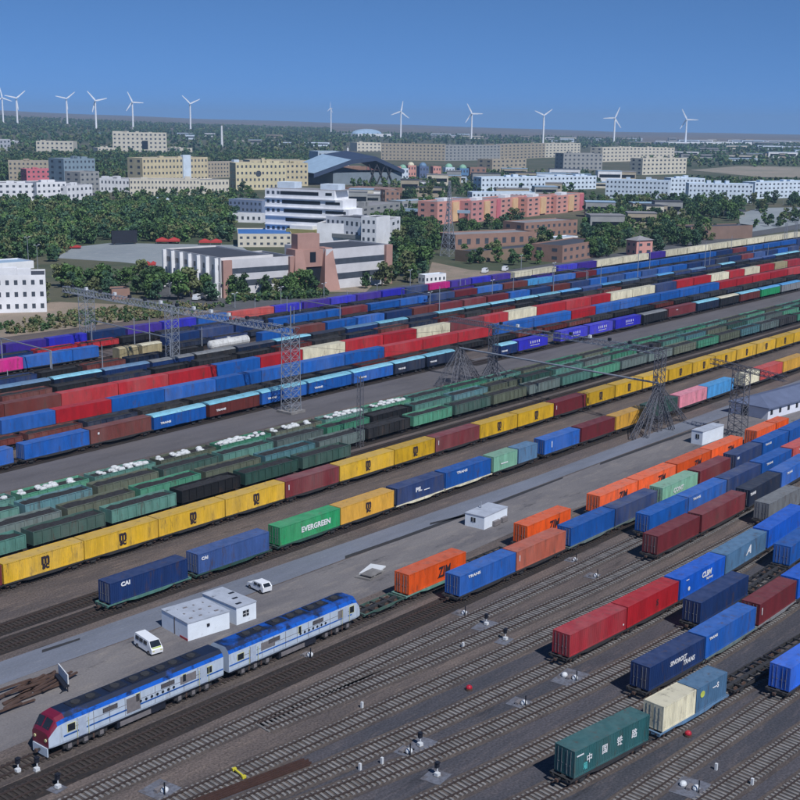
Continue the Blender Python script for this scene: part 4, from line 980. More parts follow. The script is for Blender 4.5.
for (u, v, pw, pd, lb) in ((19, 772, 0, 0, 'white based low signal just ahead of the locomotive, farther left'), (38, 771, 0, 0, 'small low signal between locomotive track and the next one'), (59, 788, 2, 2, 'white based low signal at the lower left corner, beside the second track'),
                       (487, 625, 5, 3, 'low signal on the long pale pad left of the crimson box'), (506, 640, 3.2, 2.2, 'low signal on the small pale pad nearest the crimson box'), (421, 746, 5.5, 3, 'low signal on the double pad at bottom centre'), (438, 776, 3.4, 3, 'low signal on the round pad lowest at bottom centre')):
    if pw: pad(u-2, v+1, pw, pd, .15)
    signal(u, v, lb)
def machine(u, v, label, n=2):
    P = G(u, v); t = thing('switch_machine', label, 'switch machine', tuple(P), .1, 'track side point machines')
    for i in range(n):
        b = MB(); b.sph((0, -1.0+1.3*i+.4, .2), .42, .36, .32, M_WHITE, 10, 6); b.obj('dome', t)
    b = MB(); b.bar((-.4, -1, 0), (-.4, -1, 1.3), .07, M_SOOT); b.box(-.6, .4, -.2, .2, 0, .3, M_GRILL); b.obj('lever', t)
for (u, v, w, d, n, lb) in ((460, 613, 2.6, 2.2, 1, 'white domed point machine below the front blue box of its row'), (570, 678, 6, 4, 2, 'pair of white domes on the large pad right below the crimson box'), (519, 703, 3, 3, 1, 'white domed point machine alone on a small square pad'), (690, 788, 5, 4, 2, 'pair of white domes on a pad at the lower right'), (160, 790, 4, 4, 1, 'pale domed point machine at the bottom left'), (404, 751, 2.5, 2, 1, 'white dome left of the double pad signal'), (306, 655, 1.5, 1.5, 1, 'small white dome beside the oily track'), (571, 560, 2.5, 2, 1, 'white domed machine below the terracotta box'), (592, 576, 3, 2.4, 1, 'white domed machine between the upper two empty tracks')):
    pad(u, v, w, d, .1); machine(u, v, lb, n)
for (u, v, lb) in ((469, 690, 'red round cap on the ballast at lower centre'), (688, 736, 'red round cap right of the cream box')):
    P = G(u, v); t = thing('hydrant', lb, 'hydrant', tuple(P)); b = MB(); b.sph((0, 0, .3), .38, .36, .3, M_REDP, 10, 6); b.obj('cap', t); b = MB(); b.cyl((0, 0, .1), (0, 0, 1), .42, .2, M_RUST, 12); b.obj('base', t)
P = G(239, 776); t = thing('track_stop', 'yellow wheel stop clamped across a foreground track', 'wheel stop', tuple(P), 1.35)
for x in (-.9, .9): b = MB(); b.box(x-.14, x+.14, -.2, .2, .2, .45, M_YEL); b.obj('clamp', t)
b = MB(); b.box(-.7, .7, -.09, .09, .3, .42, M_YEL); b.obj('bar', t)
MK = {(362, 708): 'highest one left of centre', (463, 648): 'near the pale pads at centre', (716, 770): 'left one at lower right', (752, 785): 'right one at lower right', (360, 770): 'lower left of centre, first of two', (382, 764): 'lower left of centre, second of two'}
for (u, v) in ((362, 708), (463, 648), (716, 770), (752, 785), (360, 770), (382, 764)):
    P = G(u, v); t = thing('marker_post', 'short pale marker stub, %s' % MK[(u, v)], 'marker', tuple(P), 0, 'short marker stubs'); b = MB(); b.box(-.12, .12, -.12, .12, 0, .7, M_WHITE); b.obj('stub', t)

# ================================================================== LATTICE STRUCTURES
def lattice(b, p, q, w0, w1, n, m, r=.09, rb=.05):
    r *= .72; rb *= .72; p, q = Vector(p), Vector(q); d = (q-p).normalized(); up = Vector((0, 0, 1)) if abs(d.z) < .8 else Vector((math.cos(.0), math.sin(.0), 0))
    a = d.cross(up).normalized(); c = d.cross(a).normalized(); cor = ((-1, -1), (1, -1), (1, 1), (-1, 1)); pts = []
    for i in range(n+1):
        t = i/n; w_ = w0+(w1-w0)*t; pts.append([p+(q-p)*t+a*x*w_/2+c*y*w_/2 for x, y in cor])
    for k in range(4):
        b.bar(pts[0][k], pts[-1][k], r, m)
        for i in range(n):
            b.bar(pts[i][k], pts[i][(k+1) % 4], rb, m); 
            b.bar(pts[i][k], pts[i+1][(k+1) % 4], rb, m)
            if w0 > 1.5: b.bar(pts[i][(k+1) % 4], pts[i+1][k], rb, m)
def lat_obj(name, parent, p, q, w0, w1, n, m, r=.09, rb=.05):
    b = MB(); lattice(b, p, q, w0, w1, n, m, r, rb); return b.obj(name, parent)
def g3(u, v, z=0): return Vector(G(u, v, z).tolist())
t = thing('lighting_gantry', 'long grey lattice gantry crossing the upper yard on three masts', 'gantry')
A_ = g3(65, 289, 16.5); C_ = g3(297, 332, 16.5)
lat_obj('beam', t, A_, C_, 1.5, 1.5, 60, mat('gantry_steel', (.3, .33, .38), .6, .2, 1), .11, .06)
for (u, v, w_) in ((88, 345, 3.0), (173, 368, 2.4)):
    P = g3(u, v); lat_obj('mast', t, P, P+Vector((0, 0, 15.6)), w_, w_, 9, M_GALV, .12, .06)
P = g3(291, 412); lat_obj('mast', t, P, P+Vector((0, 0, 17)), 3.0, 2.6, 10, M_GALV, .13, .07)
b = MB(); b.bar(P+Vector((0, 0, 17)), P+Vector((0, 0, 23)), .12, M_GALV); b.obj('spike', t)
for f in np.linspace(.04, .96, 14):
    q = A_+(C_-A_)*f; b = MB(); b.box(q.x-.35, q.x+.35, q.y-.35, q.y+.35, q.z+.8, q.z+1.5, M_WHITE if random.random() < .4 else M_SOOT); b.obj('floodlight', t)
b = MB(); b.box(P.x-2.2, P.x+2.2, P.y-2.2, P.y+2.2, 0, .5, M_CONC); b.obj('footing', t)
# splayed towers
def splayed(label, base, h, feet, sw=1.0, mw=1.6, m=M_LAT):
    P = g3(*base); t = thing('splayed_tower', label, 'lattice tower', (0, 0, 0))
    lat_obj('mast', t, P, P+Vector((0, 0, h)), mw, mw, int(h/1.4), m, .12, .07)
    for (u, v, hh) in feet:
        q = g3(u, v); lat_obj('strut', t, q, P+Vector((0, 0, hh)), sw, sw*.7, 9, m, .1, .06)
    return t, P
t1, P1_ = splayed('tall splayed lattice tower rising in front of the blue row', (492, 385), 14.6, [(479, 391, 6), (514, 382, 6), (505, 391, 5.2), (484, 376, 6)])
t2, P2_ = splayed('shorter splayed lattice tower left of the tall splayed one', (459, 384), 9, [(437, 387, 8.6), (478, 380, 8.6), (452, 392, 8), (470, 390, 8)], 1.2, 1.2)
t3, P3_ = splayed('broad splayed lattice tower over the amber and pink boxes', (656, 431), 17, [(632, 440, 9.6), (641, 427, 9.6), (684, 420, 9.6), (672, 430, 9), (646, 438, 9), (664, 424, 9)], .9, 1.7)
e0 = g3(450, 319, 14.6); lat_obj('beam', t1, e0, P1_+Vector((0, 0, 14.3)), 1.1, 1.1, 20, M_LAT, .09, .05)
lat_obj('beam', t1, P1_+Vector((0, 0, 14.3)), P3_+Vector((0, 0, 16.6)), 1.1, 1.1, 34, M_GALV, .09, .05)
b = MB(); b.bar(P2_+Vector((0, 0, 8.8)), P3_+Vector((0, 0, 10)), .2, M_GALV, n=8); b.obj('pipe', t2)
for f in np.linspace(.05, .95, 9):
    q = P1_+Vector((0, 0, 14.3)); q = q+(P3_+Vector((0, 0, 16.6))-q)*f; b = MB(); b.box(q.x-.3, q.x+.3, q.y-.3, q.y+.3, q.z+.6, q.z+1.2, M_WHITE if random.random() < .3 else M_SOOT); b.obj('floodlight', t1)
P = g3(737, 435); t = thing('lattice_mast', 'square lattice mast beside the slate roofed house', 'lattice tower')
lat_obj('mast', t, P, P+Vector((0, 0, 14)), 3.0, 2.6, 9, M_LAT, .13, .07); lat_obj('beam', t, g3(712, 361, 14.2), g3(786, 379, 14.2), 1.0, 1.0, 16, M_LAT, .09, .05)
P = g3(388/1, 372); t = thing('lattice_mast', 'slim dark lattice mast standing in the gondola rows left of centre', 'lattice tower', tuple(g3(360, 447)))
lat_obj('mast', t, (0, 0, 0), (0, 0, 14), 1.0, .8, 10, M_LAT, .07, .04)
t = thing('lattice_mast', 'steel trestle crane beside the brown block at upper right', 'lattice tower')
q = g3(733, 238); q2 = g3(743, 238); ap = q+(q2-q)*.5+Vector((0, 0, 8)); lat_obj('mast', t, q, ap, .9, .6, 7, M_GALV); lat_obj('mast', t, q2, ap, .9, .6, 7, M_GALV)
for (u, v, hh, lb) in ((785, 245, 12, 'left one of two trestle towers by the right edge of the far bank'), (795, 243, 12, 'right one of two trestle towers by the right edge of the far bank')):
    t = thing('lattice_mast', lb, 'lattice tower', tuple(g3(u, v))); lat_obj('mast', t, (0, 0, 0), (0, 0, hh), 1.6, 1.0, 7, M_GALV)
# catenary portals and poles
def pole(u, v, vt, label, kind='lamp', m=M_GALV, r=.14):
    P = g3(u, v); h = (v-vt)*mpp(u, v)*1.02; t = thing('street_lamp' if kind == 'lamp' else 'steel_pole', label, 'lamp post' if kind == 'lamp' else 'pole', tuple(P), .3, 'lamp posts and poles around the upper yard')
    b = MB(); b.bar((0, 0, 0), (0, 0, h), r, m, r*.6, 6); b.obj('pole', t)
    if kind == 'lamp':
        for s in (-1, 1):
            b = MB(); b.bar((0, 0, h-.3), (s*1.4, 0, h+.2), .07, m); b.box(s*1.4-.45, s*1.4+.45, -.2, .2, h+.15, h+.32, M_WHITE); b.obj('lamp_arm', t)
    return t
PL = [(28.5, 264, 238, 'lamp post before the left park, left of a pair'), (38, 273, 246, 'lamp post before the left park, right of a pair'), (235, 308, 294, 'twin lamp post at the violet row left of centre'), (281, 307, 288, 'tall twin lamp post below the portal building'), (170, 297, 284, 'lamp post on the yard path at left'), (217, 300, 284, 'lamp post before the front building corner'),
      (324, 298, 284, 'lamp post at the foot of the forecourt'), (377, 301, 285, 'lamp post above the blue box right of the forecourt'), (410, 296, 271, 'twin lamp post before the pylon trees'), (521, 270, 256, 'twin lamp post behind the first cream boxes'), (553, 298, 264, 'tall pole with ball lamp right of the cream boxes'), (430, 308, 293, 'short lamp post in the navy row at centre'), (492, 300, 281, 'lamp post left of the cream pair'),
      (610, 232, 214, 'lamp post among the trees right of the pink block'), (630, 218, 206, 'lamp post behind the small pink house'), (679, 212, 201, 'left lamp post of the tree belt before the white flats'), (703, 210, 200, 'middle lamp post of the tree belt before the white flats'), (726, 208, 196, 'right lamp post of the tree belt before the white flats'), (783, 205, 193, 'lamp post near the parking ground')]
for (u, v, vt, lb) in PL: pole(u, v, vt, lb)
PP = [(51, 376, 350, 'white portal post at left in front of the boxcars'), (2, 359, 338, 'white portal post at the left picture edge'), (26, 355, 343, 'thin post between the two left portal posts'), (8, 383, 370, 'short white post at far left by the dark boxcars'), (103, 377, 345, 'pole under the long gantry, left one'), (135, 352, 318, 'pole under the long gantry, middle one'), (150, 345, 317, 'pole under the long gantry, right one'), (202, 348, 327, 'white post left of the white tank wagon'),
      (255, 311, 298, 'thin pole above the salmon red box'), (287, 317, 297, 'grey pole behind the gantry mast'), (294, 331, 307, 'grey pole just right of the gantry mast'), (340, 327, 305, 'white portal post right of the gantry'), (347, 304, 291, 'thin white pole in the violet row'), (359, 298, 291, 'short pole in the violet row'), (439, 321, 287, 'thick grey pole in the dark rows at centre'), (460, 291, 279, 'white pole by the magenta box'),
      (465, 291, 280, 'second white pole by the magenta box'), (513, 296, 274, 'white portal post at the cream pair'), (586, 284, 270, 'white portal post below the violet boxes'), (637, 286, 241, 'tall mast beside the small pink house'), (649, 276, 250, 'pole right of the small pink house'), (704, 276, 242, 'pole at the first cream stretch on the right'), (709, 272, 248, 'thin pole right of the cream stretch'), (731, 252, 236, 'pole before the brown block'), (753, 259, 246, 'pole in the cream row'), (767, 264, 245, 'pole at right in the cream row'), (600, 292, 265, 'pole left of the blue boxcar stretch')]
for (u, v, vt, lb) in PP: pole(u, v, vt, lb, 'pole', r=.16)
def span(u0, v0, u1, v1, z, lb):
    p, q = g3(u0, v0, z), g3(u1, v1, z); t = thing('wire_portal', lb, 'portal beam', (0, 0, 0)); b = MB(); b.bar(p, q, .16, M_GALV); b.obj('beam', t)
    for s, e in ((p, .0), (q, 1.)):
        b = MB(); b.bar(s, (s.x, s.y, 0), .15, M_GALV); b.obj('post', t)
span(1, 338, 51, 351, 7.4, 'white portal beam at the left edge over the boxcars')
span(91, 320, 170, 338, 8, 'thin portal beam below the long gantry')
span(300, 300, 340, 307, 6, 'thin portal beam right of the gantry mast')
span(402, 289, 430, 295, 5.5, 'thin portal beam at the centre of the upper yard')
span(553, 268, 588, 272, 7, 'thin portal beam right of the cream pair')
def wire(p, q, sag, label):
    t = thing('overhead_wire', label, 'wire', (0, 0, 0), 0, 'overhead wires'); b = MB(); pr = None
    for i in range(13):
        f = i/12; x = Vector(p).lerp(Vector(q), f); x.z -= sag*4*f*(1-f)
        if pr is not None: b.bar(pr, x, .035, M_STEEL, n=3)
        pr = x
    b.obj('wire', t)
WL = ['from the big gantry mast to the tall splayed tower', 'from the big gantry mast to the shorter splayed tower', 'running right from the tall splayed tower', 'running right from the broad splayed tower', 'running right from the middle mast of the long gantry', 'running right from the far mast of the long gantry',
 'from the left edge portal post to the post by the white tank', 'from the white tank post to the portal right of the gantry', 'from the portal right of the gantry to the cream pair', 'from the cream pair to the mast by the small pink house']
for i, (u, v, u2, v2, z, z2) in enumerate(((292, 333, 494, 325, 16, 14), (297, 345, 459, 348, 14, 8.6), (494, 328, 800, 262, 13.5, 12), (660, 352, 800, 312, 16, 14), (173, 320, 440, 290, 15, 8), (88, 296, 294, 308, 15, 7), (51, 351, 202, 327, 7, 6), (202, 327, 340, 305, 6, 6), (340, 305, 513, 274, 6, 6), (513, 274, 637, 245, 6, 9))):
    wire(g3(u, v, z), g3(u2, v2, z2), 1.2, 'thin sagging wire '+WL[i])
# overhead pylon, chimneys
P = g3(448, 256); t = thing('pylon', 'tall pale lattice pylon before the pink apartment block', 'pylon', tuple(P)); hp = 74*mpp(448, 256)
lat_obj('lower_mast', t, (0, 0, 0), (0, 0, hp*.6), 5.4, 1.6, 7, M_GALV, .22, .1); lat_obj('upper_mast', t, (0, 0, hp*.6), (0, 0, hp), 1.6, .7, 7, M_GALV, .15, .08)
for z_ in (.66, .8, .93):
    b = MB(); b.bar((-3.4, -3.4, hp*z_), (3.4, 3.4, hp*z_), .16, M_GALV); b.obj('cross_arm', t)
for (u, v, vt, r, lb) in ((222, 151, 126, 2.2, 'slim white chimney standing in the far woods'), (347.5, 178, 148, 1.4, 'slim white chimney before the dark roofed hall')):
    P = g3(u, v); h = (v-vt)*mpp(u, v); t = thing('chimney', lb, 'chimney', tuple(P)); b = MB(); b.bar((0, 0, 0), (0, 0, h), r*1.2, WALLW, r*.8, 10); b.obj('shaft', t); b = MB(); b.cyl((0, 0, h+.5), (0, 0, 1), r*.95, 1.2, M_GRILL, 10); b.obj('rim', t)
# ================================================================== WIND TURBINES
M_TURB = mat('turbine_white', lin(244, 246, 250), .4, .03, 1)
def turbine(i, hub, base, D, R_, angs, label, yawoff=0):
    hb = GD(hub[0], hub[1], D); bx = GD(base[0], base[1], D); gz = float(terr(hb[0], hb[1]))
    a = math.atan2(hb[1], hb[0])+math.pi/2+yawoff
    t = thing('wind_turbine', label, 'wind turbine', (hb[0], hb[1], gz), a, 'wind turbines along the horizon')
    H = hb[2]-gz; k = R_/36
    b = MB(); b.bar((0, 0, -1), (0, 0, H), 3.2*max(k, .7), M_TURB, 2.1*max(k, .7), 12); b.obj('tower', t)
    b = MB(); b.box(-2*k, 2*k, -3*k, 7*k, H-2*k, H+2.2*k, M_TURB); b.obj('nacelle', t)
    b = MB(); b.sph((0, -4.2*k, H), 2.2*k, 2.6*k, 2.2*k, M_TURB, 10, 6); b.obj('hub', t)
    for g in angs:
        g = math.radians(g); e = Vector((math.cos(g), 0, math.sin(g))); n_ = Vector((-math.sin(g), 0, math.cos(g))); o = Vector((0, -4.6*k, H)); vs = []
        for (f, c) in ((.03, 1.6), (.18, 3.6), (.5, 2.8), (.85, 2.0), (1, 1.2)):
            for s in (-.35, .65): 
                for th in (-.3, .3): vs.append(o+e*R_*f+n_*c*k*s*1.25+Vector((0, th*k*(1.2-f), 0)))
        fs = []
        for j in range(4):
            q = 4*j
            for (p1, p2) in ((0, 1), (1, 3), (3, 2), (2, 0)): fs.append((q+p1, q+4+p1, q+4+p2, q+p2))
        fs += [(0, 1, 3, 2), (18, 19, 17, 16)]
        b = MB(); b.add(vs, fs, M_TURB); b.obj('blade', t)
TB = [((2, 97.5), 20, 4100, 33, (80, -40, 200), 'leftmost wind turbine, half cut by the picture edge'), ((16.2, 98), 24, 4000, 37, (140, 12, 262), 'second wind turbine from the left'), ((66.3, 98.5), 22, 4200, 36, (142, 12, 264), 'wind turbine left of the cream civic block, first of a pair'), ((95.2, 100.5), 25, 3800, 36, (168, 50, 285), 'wind turbine left of the cream civic block, second of a pair'), ((132.3, 102), 20, 4100, 36, (183, 65, -55), 'wind turbine above the cream civic block'), ((190, 103.5), 22, 4100, 36, (155, 45, 270), 'wind turbine right of the cream civic block'),
      ((331, 108.5), 22, 4400, 24, (95, 215, 335), 'small wind turbine seen nearly edge on above the hall'), ((401, 111.5), 22, 4100, 34, (100, -20, 218), 'wind turbine above the far grey flats, left one'), ((472, 113.5), 21, 4100, 36, (180, 62, -55), 'wind turbine above the far grey flats, middle one'), ((544, 115.3), 38, 2700, 22, (143, 25, 265), 'nearest wind turbine on the tallest tower, before the flats'), ((615, 118), 21, 4100, 38, (112, -3, 236), 'second wind turbine from the right'), ((686.8, 119.3), 22, 4100, 37, (182, 62, -58), 'rightmost wind turbine of the whole row')]
for i, (hb, dv, D, R_, an, lb) in enumerate(TB): turbine(i, hb, (hb[0], hb[1]+dv), D, R_, an, lb, 1.1 if i == 6 else 0)

# ================================================================== CITY
BL = [
 ('office_block', 'large cream civic block with a dark central window, behind the woods', (113, 153), (167, 153.5), 20, 40, WALLC, 5, 12, 'grid', ROOFG),
 ('office_block', 'low cream left wing of the civic block', (98, 155), (113, 155), 7, 30, WALLC, 2, 4, 'grid', ROOFG),
 ('office_block', 'low cream right wing of the civic block', (167, 154), (180, 154.5), 6, 30, WALLC, 2, 4, 'grid', ROOFG),
 ('school_building', 'small cream banded block left of the civic block', (36.5, 154), (73.5, 154.5), 12.5, 30, WALLC, 3, 8, 'grid', ROOFG),
 ('apartment_block', 'white ragged block at the far left edge behind the woods', (-12, 154), (11, 152), 13, 40, WALLW, 3, 6, 'grid', ROOFG),
 ('apartment_block', 'small white block beside the ragged one at far left', (11, 149), (23, 148), 7, 40, WALLW, 2, 4, 'grid', ROOFG),
 ('glass_hall', 'long teal glass hall in the far woods', (50, 140), (93, 141.5), 8, 60, bmat('teal_glass', 110, 150, 158), 2, 10, 'strip', ROOFL),
 ('shed', 'far low pale shed right of the teal hall', (97, 141.5), (113, 142), 5, 60, WALLC, 1, 4, 'strip', ROOFG),
 ('apartment_block', 'tan stepped block behind the rose red one at left', (9, 180), (61, 180), 18, 30, WALLS, 4, 12, 'grid', ROOFG),
 ('apartment_block', 'rose red block at left', (27, 184), (65, 183.5), 14, 20, WALLR, 3, 8, 'grid', ROOFG),
 ('apartment_block', 'blue grey glazed tower block right of the rose red one', (65, 193), (96, 192), 33, 25, bmat('glaze', 128, 148, 162), 6, 8, 'grid', ROOFG),
 ('apartment_block', 'grey block before the blue grey tower', (81, 197), (100, 196), 24, 18, WALLG, 5, 4, 'grid', ROOFG),
 ('apartment_block', 'white block at the left edge above the park trees', (-14, 206), (37, 206), 22, 25, WALLW, 4, 8, 'grid', ROOFG),
 ('apartment_block', 'white block with dark awning below the rose red one', (37.5, 206.5), (67, 205.5), 23, 22, WALLW, 4, 6, 'grid', ROOFD),
 ('apartment_block', 'low white block right of the awning block', (67.5, 206), (93, 204), 19, 20, WALLW, 3, 6, 'grid', ROOFG),
 ('apartment_block', 'low white two storey row behind the park, left stretch', (97, 192), (130, 193), 13, 20, WALLW, 2, 9, 'grid', ROOFG),
 ('apartment_block', 'low cream two storey row behind the park, right stretch', (130, 196), (200, 196), 16, 22, WALLC, 3, 20, 'grid', ROOFG),
 ('school_building', 'sand coloured five storey block with white stair tower', (143, 183), (208, 181), 24, 25, WALLY, 4, 18, 'grid', ROOFG),
 ('school_building', 'long beige block right of the white stair tower', (208, 178), (250, 177), 15, 25, WALLS, 4, 14, 'grid', ROOFG),
 ('school_building', 'yellow fronted block with arched gate', (236, 190), (286, 189.5), 26, 18, bmat('pale_yellow', 206, 196, 162), 4, 12, 'grid', ROOFG),
 ('school_building', 'beige wing behind the yellow fronted block', (250, 177), (308, 177), 16, 40, WALLY, 4, 10, 'grid', ROOFG),
 ('school_building', 'sand right wing of the yellow fronted block', (286, 186), (308, 186), 22, 18, WALLY, 4, 5, 'grid', ROOFG),
 ('shop_building', 'low pale building between the yellow block and the woods', (200, 194), (229, 193), 13, 25, WALLC, 2, 8, 'grid', ROOFG),
 ('pavilion', 'small blue roofed pavilion at the park edge', (150, 206), (176, 206), 7, 12, WALLBL, 1, 6, 'grid', ROOFB),
 ('shop_building', 'grey blue four storey house left of the stepped white office', (229, 218), (262, 220), 18, 14, bmat('blue_grey', 128, 144, 172), 3, 8, 'grid', ROOFG),
 ('shop_building', 'low white arcade at the foot of the grey blue house', (229, 222), (262, 223), 8, 8, WALLW, 1, 6, 'grid', ROOFG),
 ('shop_building', 'cream house with bright blue roof behind the front building', (238, 247), (292, 247), 12, 34, WALLC, 2, 8, 'grid', ROOFB),
 ('office_block', 'grey block right of the white office annexe', (362, 228), (400, 222), 20, 20, WALLG, 4, 6, 'grid', ROOFG),
 ('shop_building', 'brown roofed long hall behind the stepped white office', (345, 200), (388, 202), 12, 25, WALLB, 1, 6, 'none', bmat('brick_roof', 150, 128, 124)),
 ('shop_building', 'red brick block right of the brown hall', (385, 203), (400, 203), 12, 20, WALLB, 2, 3, 'grid', ROOFG),
 ('warehouse', 'brown brick block before the dark roofed hall', (330, 181), (366, 181), 14, 20, WALLB, 2, 8, 'none', ROOFG),
 ('warehouse', 'pale grey depot left of the dark roofed hall', (318, 166), (345, 166), 14, 40, bmat('pale_depot', 170, 184, 198), 2, 6, 'grid', ROOFL),
 ('warehouse', 'pink shed right of the dark roofed hall', (380, 181), (401, 180), 13, 18, WALLP, 1, 4, 'grid', ROOFL),
 ('apartment_block', 'small cream block above the dark roofed hall', (357, 153), (381, 153), 10, 30, WALLC, 3, 6, 'grid', ROOFG),
 ('dome_hall', 'far white domed hall on the plain', (358, 141), (391, 141), 7, 80, WALLW, 1, 4, 'none', ROOFL),
 ('shed', 'far white shed in the woods right of the slim chimney', (240, 146), (274, 145), 5, 50, WALLC, 1, 5, 'none', ROOFG),
 ('apartment_block', 'long far grey flats, left stretch', (381, 160), (445, 161), 16, 30, WALLS, 5, 17, 'grid', ROOFG),
 ('apartment_block', 'long far grey flats, second stretch', (445, 161), (500, 160), 15, 30, WALLG, 5, 15, 'grid', ROOFG),
 ('apartment_block', 'long far grey flats, third stretch', (500, 160), (545, 158), 15, 30, WALLS, 5, 12, 'grid', ROOFG),
 ('apartment_block', 'long far grey flats, fourth stretch', (545, 158), (580, 157), 14, 30, WALLC, 5, 10, 'grid', ROOFG),
 ('apartment_block', 'tan stepped flats below the far grey flats', (492, 172), (526, 171), 12, 25, WALLS, 3, 8, 'grid', ROOFG),
 ('apartment_block', 'grey flats right of the tall turbine tower', (563, 170), (602, 170), 16, 25, WALLG, 4, 9, 'grid', ROOFG),
 ('apartment_block', 'cream far flats left of the right field', (602, 162), (640, 161), 14, 25, WALLC, 4, 10, 'grid', ROOFG),
 ('apartment_block', 'cream far flats, upper right stretch', (640, 160), (674, 160), 12, 25, WALLC, 4, 9, 'grid', ROOFG),
 ('apartment_block', 'cream block with dark windows before the field', (642, 175), (686, 174), 16, 20, WALLC, 4, 11, 'grid', ROOFG),
 ('apartment_block', 'white and blue four storey flats, leftmost of the right rows', (605, 198), (668, 200), 18, 14, WALLBL, 4, 16, 'grid', ROOFL),
 ('apartment_block', 'white and blue flats second from left of the right rows', (670, 196), (704, 196), 17, 14, WALLBL, 4, 9, 'grid', ROOFL),
 ('apartment_block', 'white and blue flats third from left of the right rows', (688, 202), (752, 203), 18, 14, WALLBL, 4, 16, 'grid', ROOFL),
 ('apartment_block', 'white and blue flats at the right picture edge', (754, 199), (812, 197), 16, 14, WALLBL, 4, 14, 'grid', ROOFL),
 ('apartment_block', 'pale blue long block behind the pink one, upper', (481, 193), (545, 192), 15, 14, WALLBL, 3, 16, 'grid', ROOFL),
 ('apartment_block', 'pale blue long block behind the pink one, right stretch', (545, 190), (596, 189), 13, 14, WALLBL, 3, 13, 'grid', ROOFL),
 ('shop_building', 'long white low block right behind the pink one', (472, 203), (535, 203), 10, 14, WALLBL, 2, 15, 'grid', ROOFL),
 ('shop_building', 'low building with pale roof left of the pink block', (402, 210), (470, 206), 8, 14, WALLG, 1, 10, 'grid', ROOFL),
 ('warehouse', 'long low brick shed with grey roof before the pink block', (455, 250), (534, 246), 14, 16, WALLB, 1, 9, 'grid', ROOFG),
 ('warehouse', 'low dark roofed shed nearest the yard', (474, 263), (546, 256), 10, 12, bmat('dull_tan', 130, 112, 96), 1, 8, 'none', ROOFD),
 ('warehouse', 'brick two storey building with pale flat roof', (524, 239), (577, 235), 15, 16, WALLB, 2, 10, 'grid', ROOFG),
 ('warehouse', 'brick building with dark roof right of the low sheds', (562, 263), (602, 256), 16, 16, WALLB, 2, 7, 'grid', ROOFD),
 ('shop_building', 'small white low house right of the brick pair', (557, 244), (578, 242), 5, 8, WALLW, 1, 4, 'none', ROOFL),
 ('house', 'small salmon pink house with grey pyramid roof by the violet box', (636, 256), (652, 255), 14, 7, WALLP, 2, 2, 'grid', ROOFG),
 ('warehouse', 'wide brown block before the parking ground', (690, 240), (752, 238), 12, 14, bmat('dull_brown', 130, 108, 98), 1, 6, 'none', ROOFD),
 ('shop_building', 'white low building among trees at right', (610, 224), (632, 222), 6, 10, WALLW, 1, 5, 'grid', ROOFG),
 ('office_block', 'white house at the left edge above the dirt bank', (-30, 314), (47, 312), 36, 16, WALLW, 3, 9, 'grid', ROOFD),
 ('shed', 'flat white roofed shed at the left edge by the park', (-20, 272), (34, 268), 6, 14, WALLW, 1, 6, 'none', ROOFL),
 ('shed', 'flat grey roofed shed below the white roofed shed', (-30, 286), (44, 280), 5, 10, WALLG, 1, 6, 'none', ROOFD),
 ('shed', 'small brick shed with dark roof under the gantry beam', (112, 300), (130, 299), 9, 7, WALLB, 1, 3, 'none', ROOFD),
 ('portable_cabin', 'white cabin by the far bank at centre', (425, 284), (446, 282), 7.5, 4, WALLW, 1, 5, 'grid', ROOFL),
 ('shed', 'far white domed plant on the horizon at right', (668, 146), (768, 146), 3.5, 60, WALLW, 1, 9, 'none', ROOFL),
]
for e in BL:
    nm, lb, A, B, hp, dp, wl, fl, cl, stl, rf = e
    while fl*cl > 86: cl -= 1
    r = bld(nm, lb, A, B, hp, dp, wl, fl, cl, stl, rf, sc=2 if dp < 30 else 0, cat={'apartment_block': 'flats', 'portable_cabin': 'cabin'}.get(nm, 'building'))
    t, W, H, a, dep = r
    if 'white stair tower' in lb: extra(t, 'stair_tower', W*.6, W*.72, -1.5, 3, 0, H+3, WALLBL)
    if 'dark central' in lb: extra(t, 'central_window', W*.54, W*.65, -.4, 0, H*.2, H*.62, M_GLASS); extra(t, 'roof_block', W*.0, W*.3, 2, 20, H+.7, H+2.5, WALLC)
    if 'arched gate' in lb:
        b = MB(); b.bar((W*.45, .5, H*.62), (W*.45, -.4, H*.62), 2.6, M_PANE, n=14); b.obj('arch_window', t)
    if 'pyramid' in lb:
        b = MB(); b.add([(-.6, -.6, H+.62), (W+.6, -.6, H+.62), (W+.6, dep+.6, H+.62), (-.6, dep+.6, H+.62), (W/2, dep/2, H+2.6)], [(0, 1, 4), (1, 2, 4), (2, 3, 4), (3, 0, 4), (3, 2, 1, 0)], ROOFG); b.obj('pyramid_roof', t)
    if nm == 'dome_hall':
        b = MB(); b.sph((W/2, dep/2, H), W*.42, dep*.4, H*.7, ROOFL, 20, 10); b.obj('dome', t)
    if 'rose red' in lb and 'block at left' in lb: pass
    if nm in ('apartment_block', 'school_building', 'office_block') and W > 20:
        rr = random.Random(len(lb)*7+int(W))
        for i in range(rr.randint(2, 4)):
            x = rr.uniform(2, W-8); b = MB(); b.box(x, x+rr.uniform(3, 6), 2, 6, H+.1, H+rr.uniform(1.6, 3), wl); b.obj('roof_hut', t)
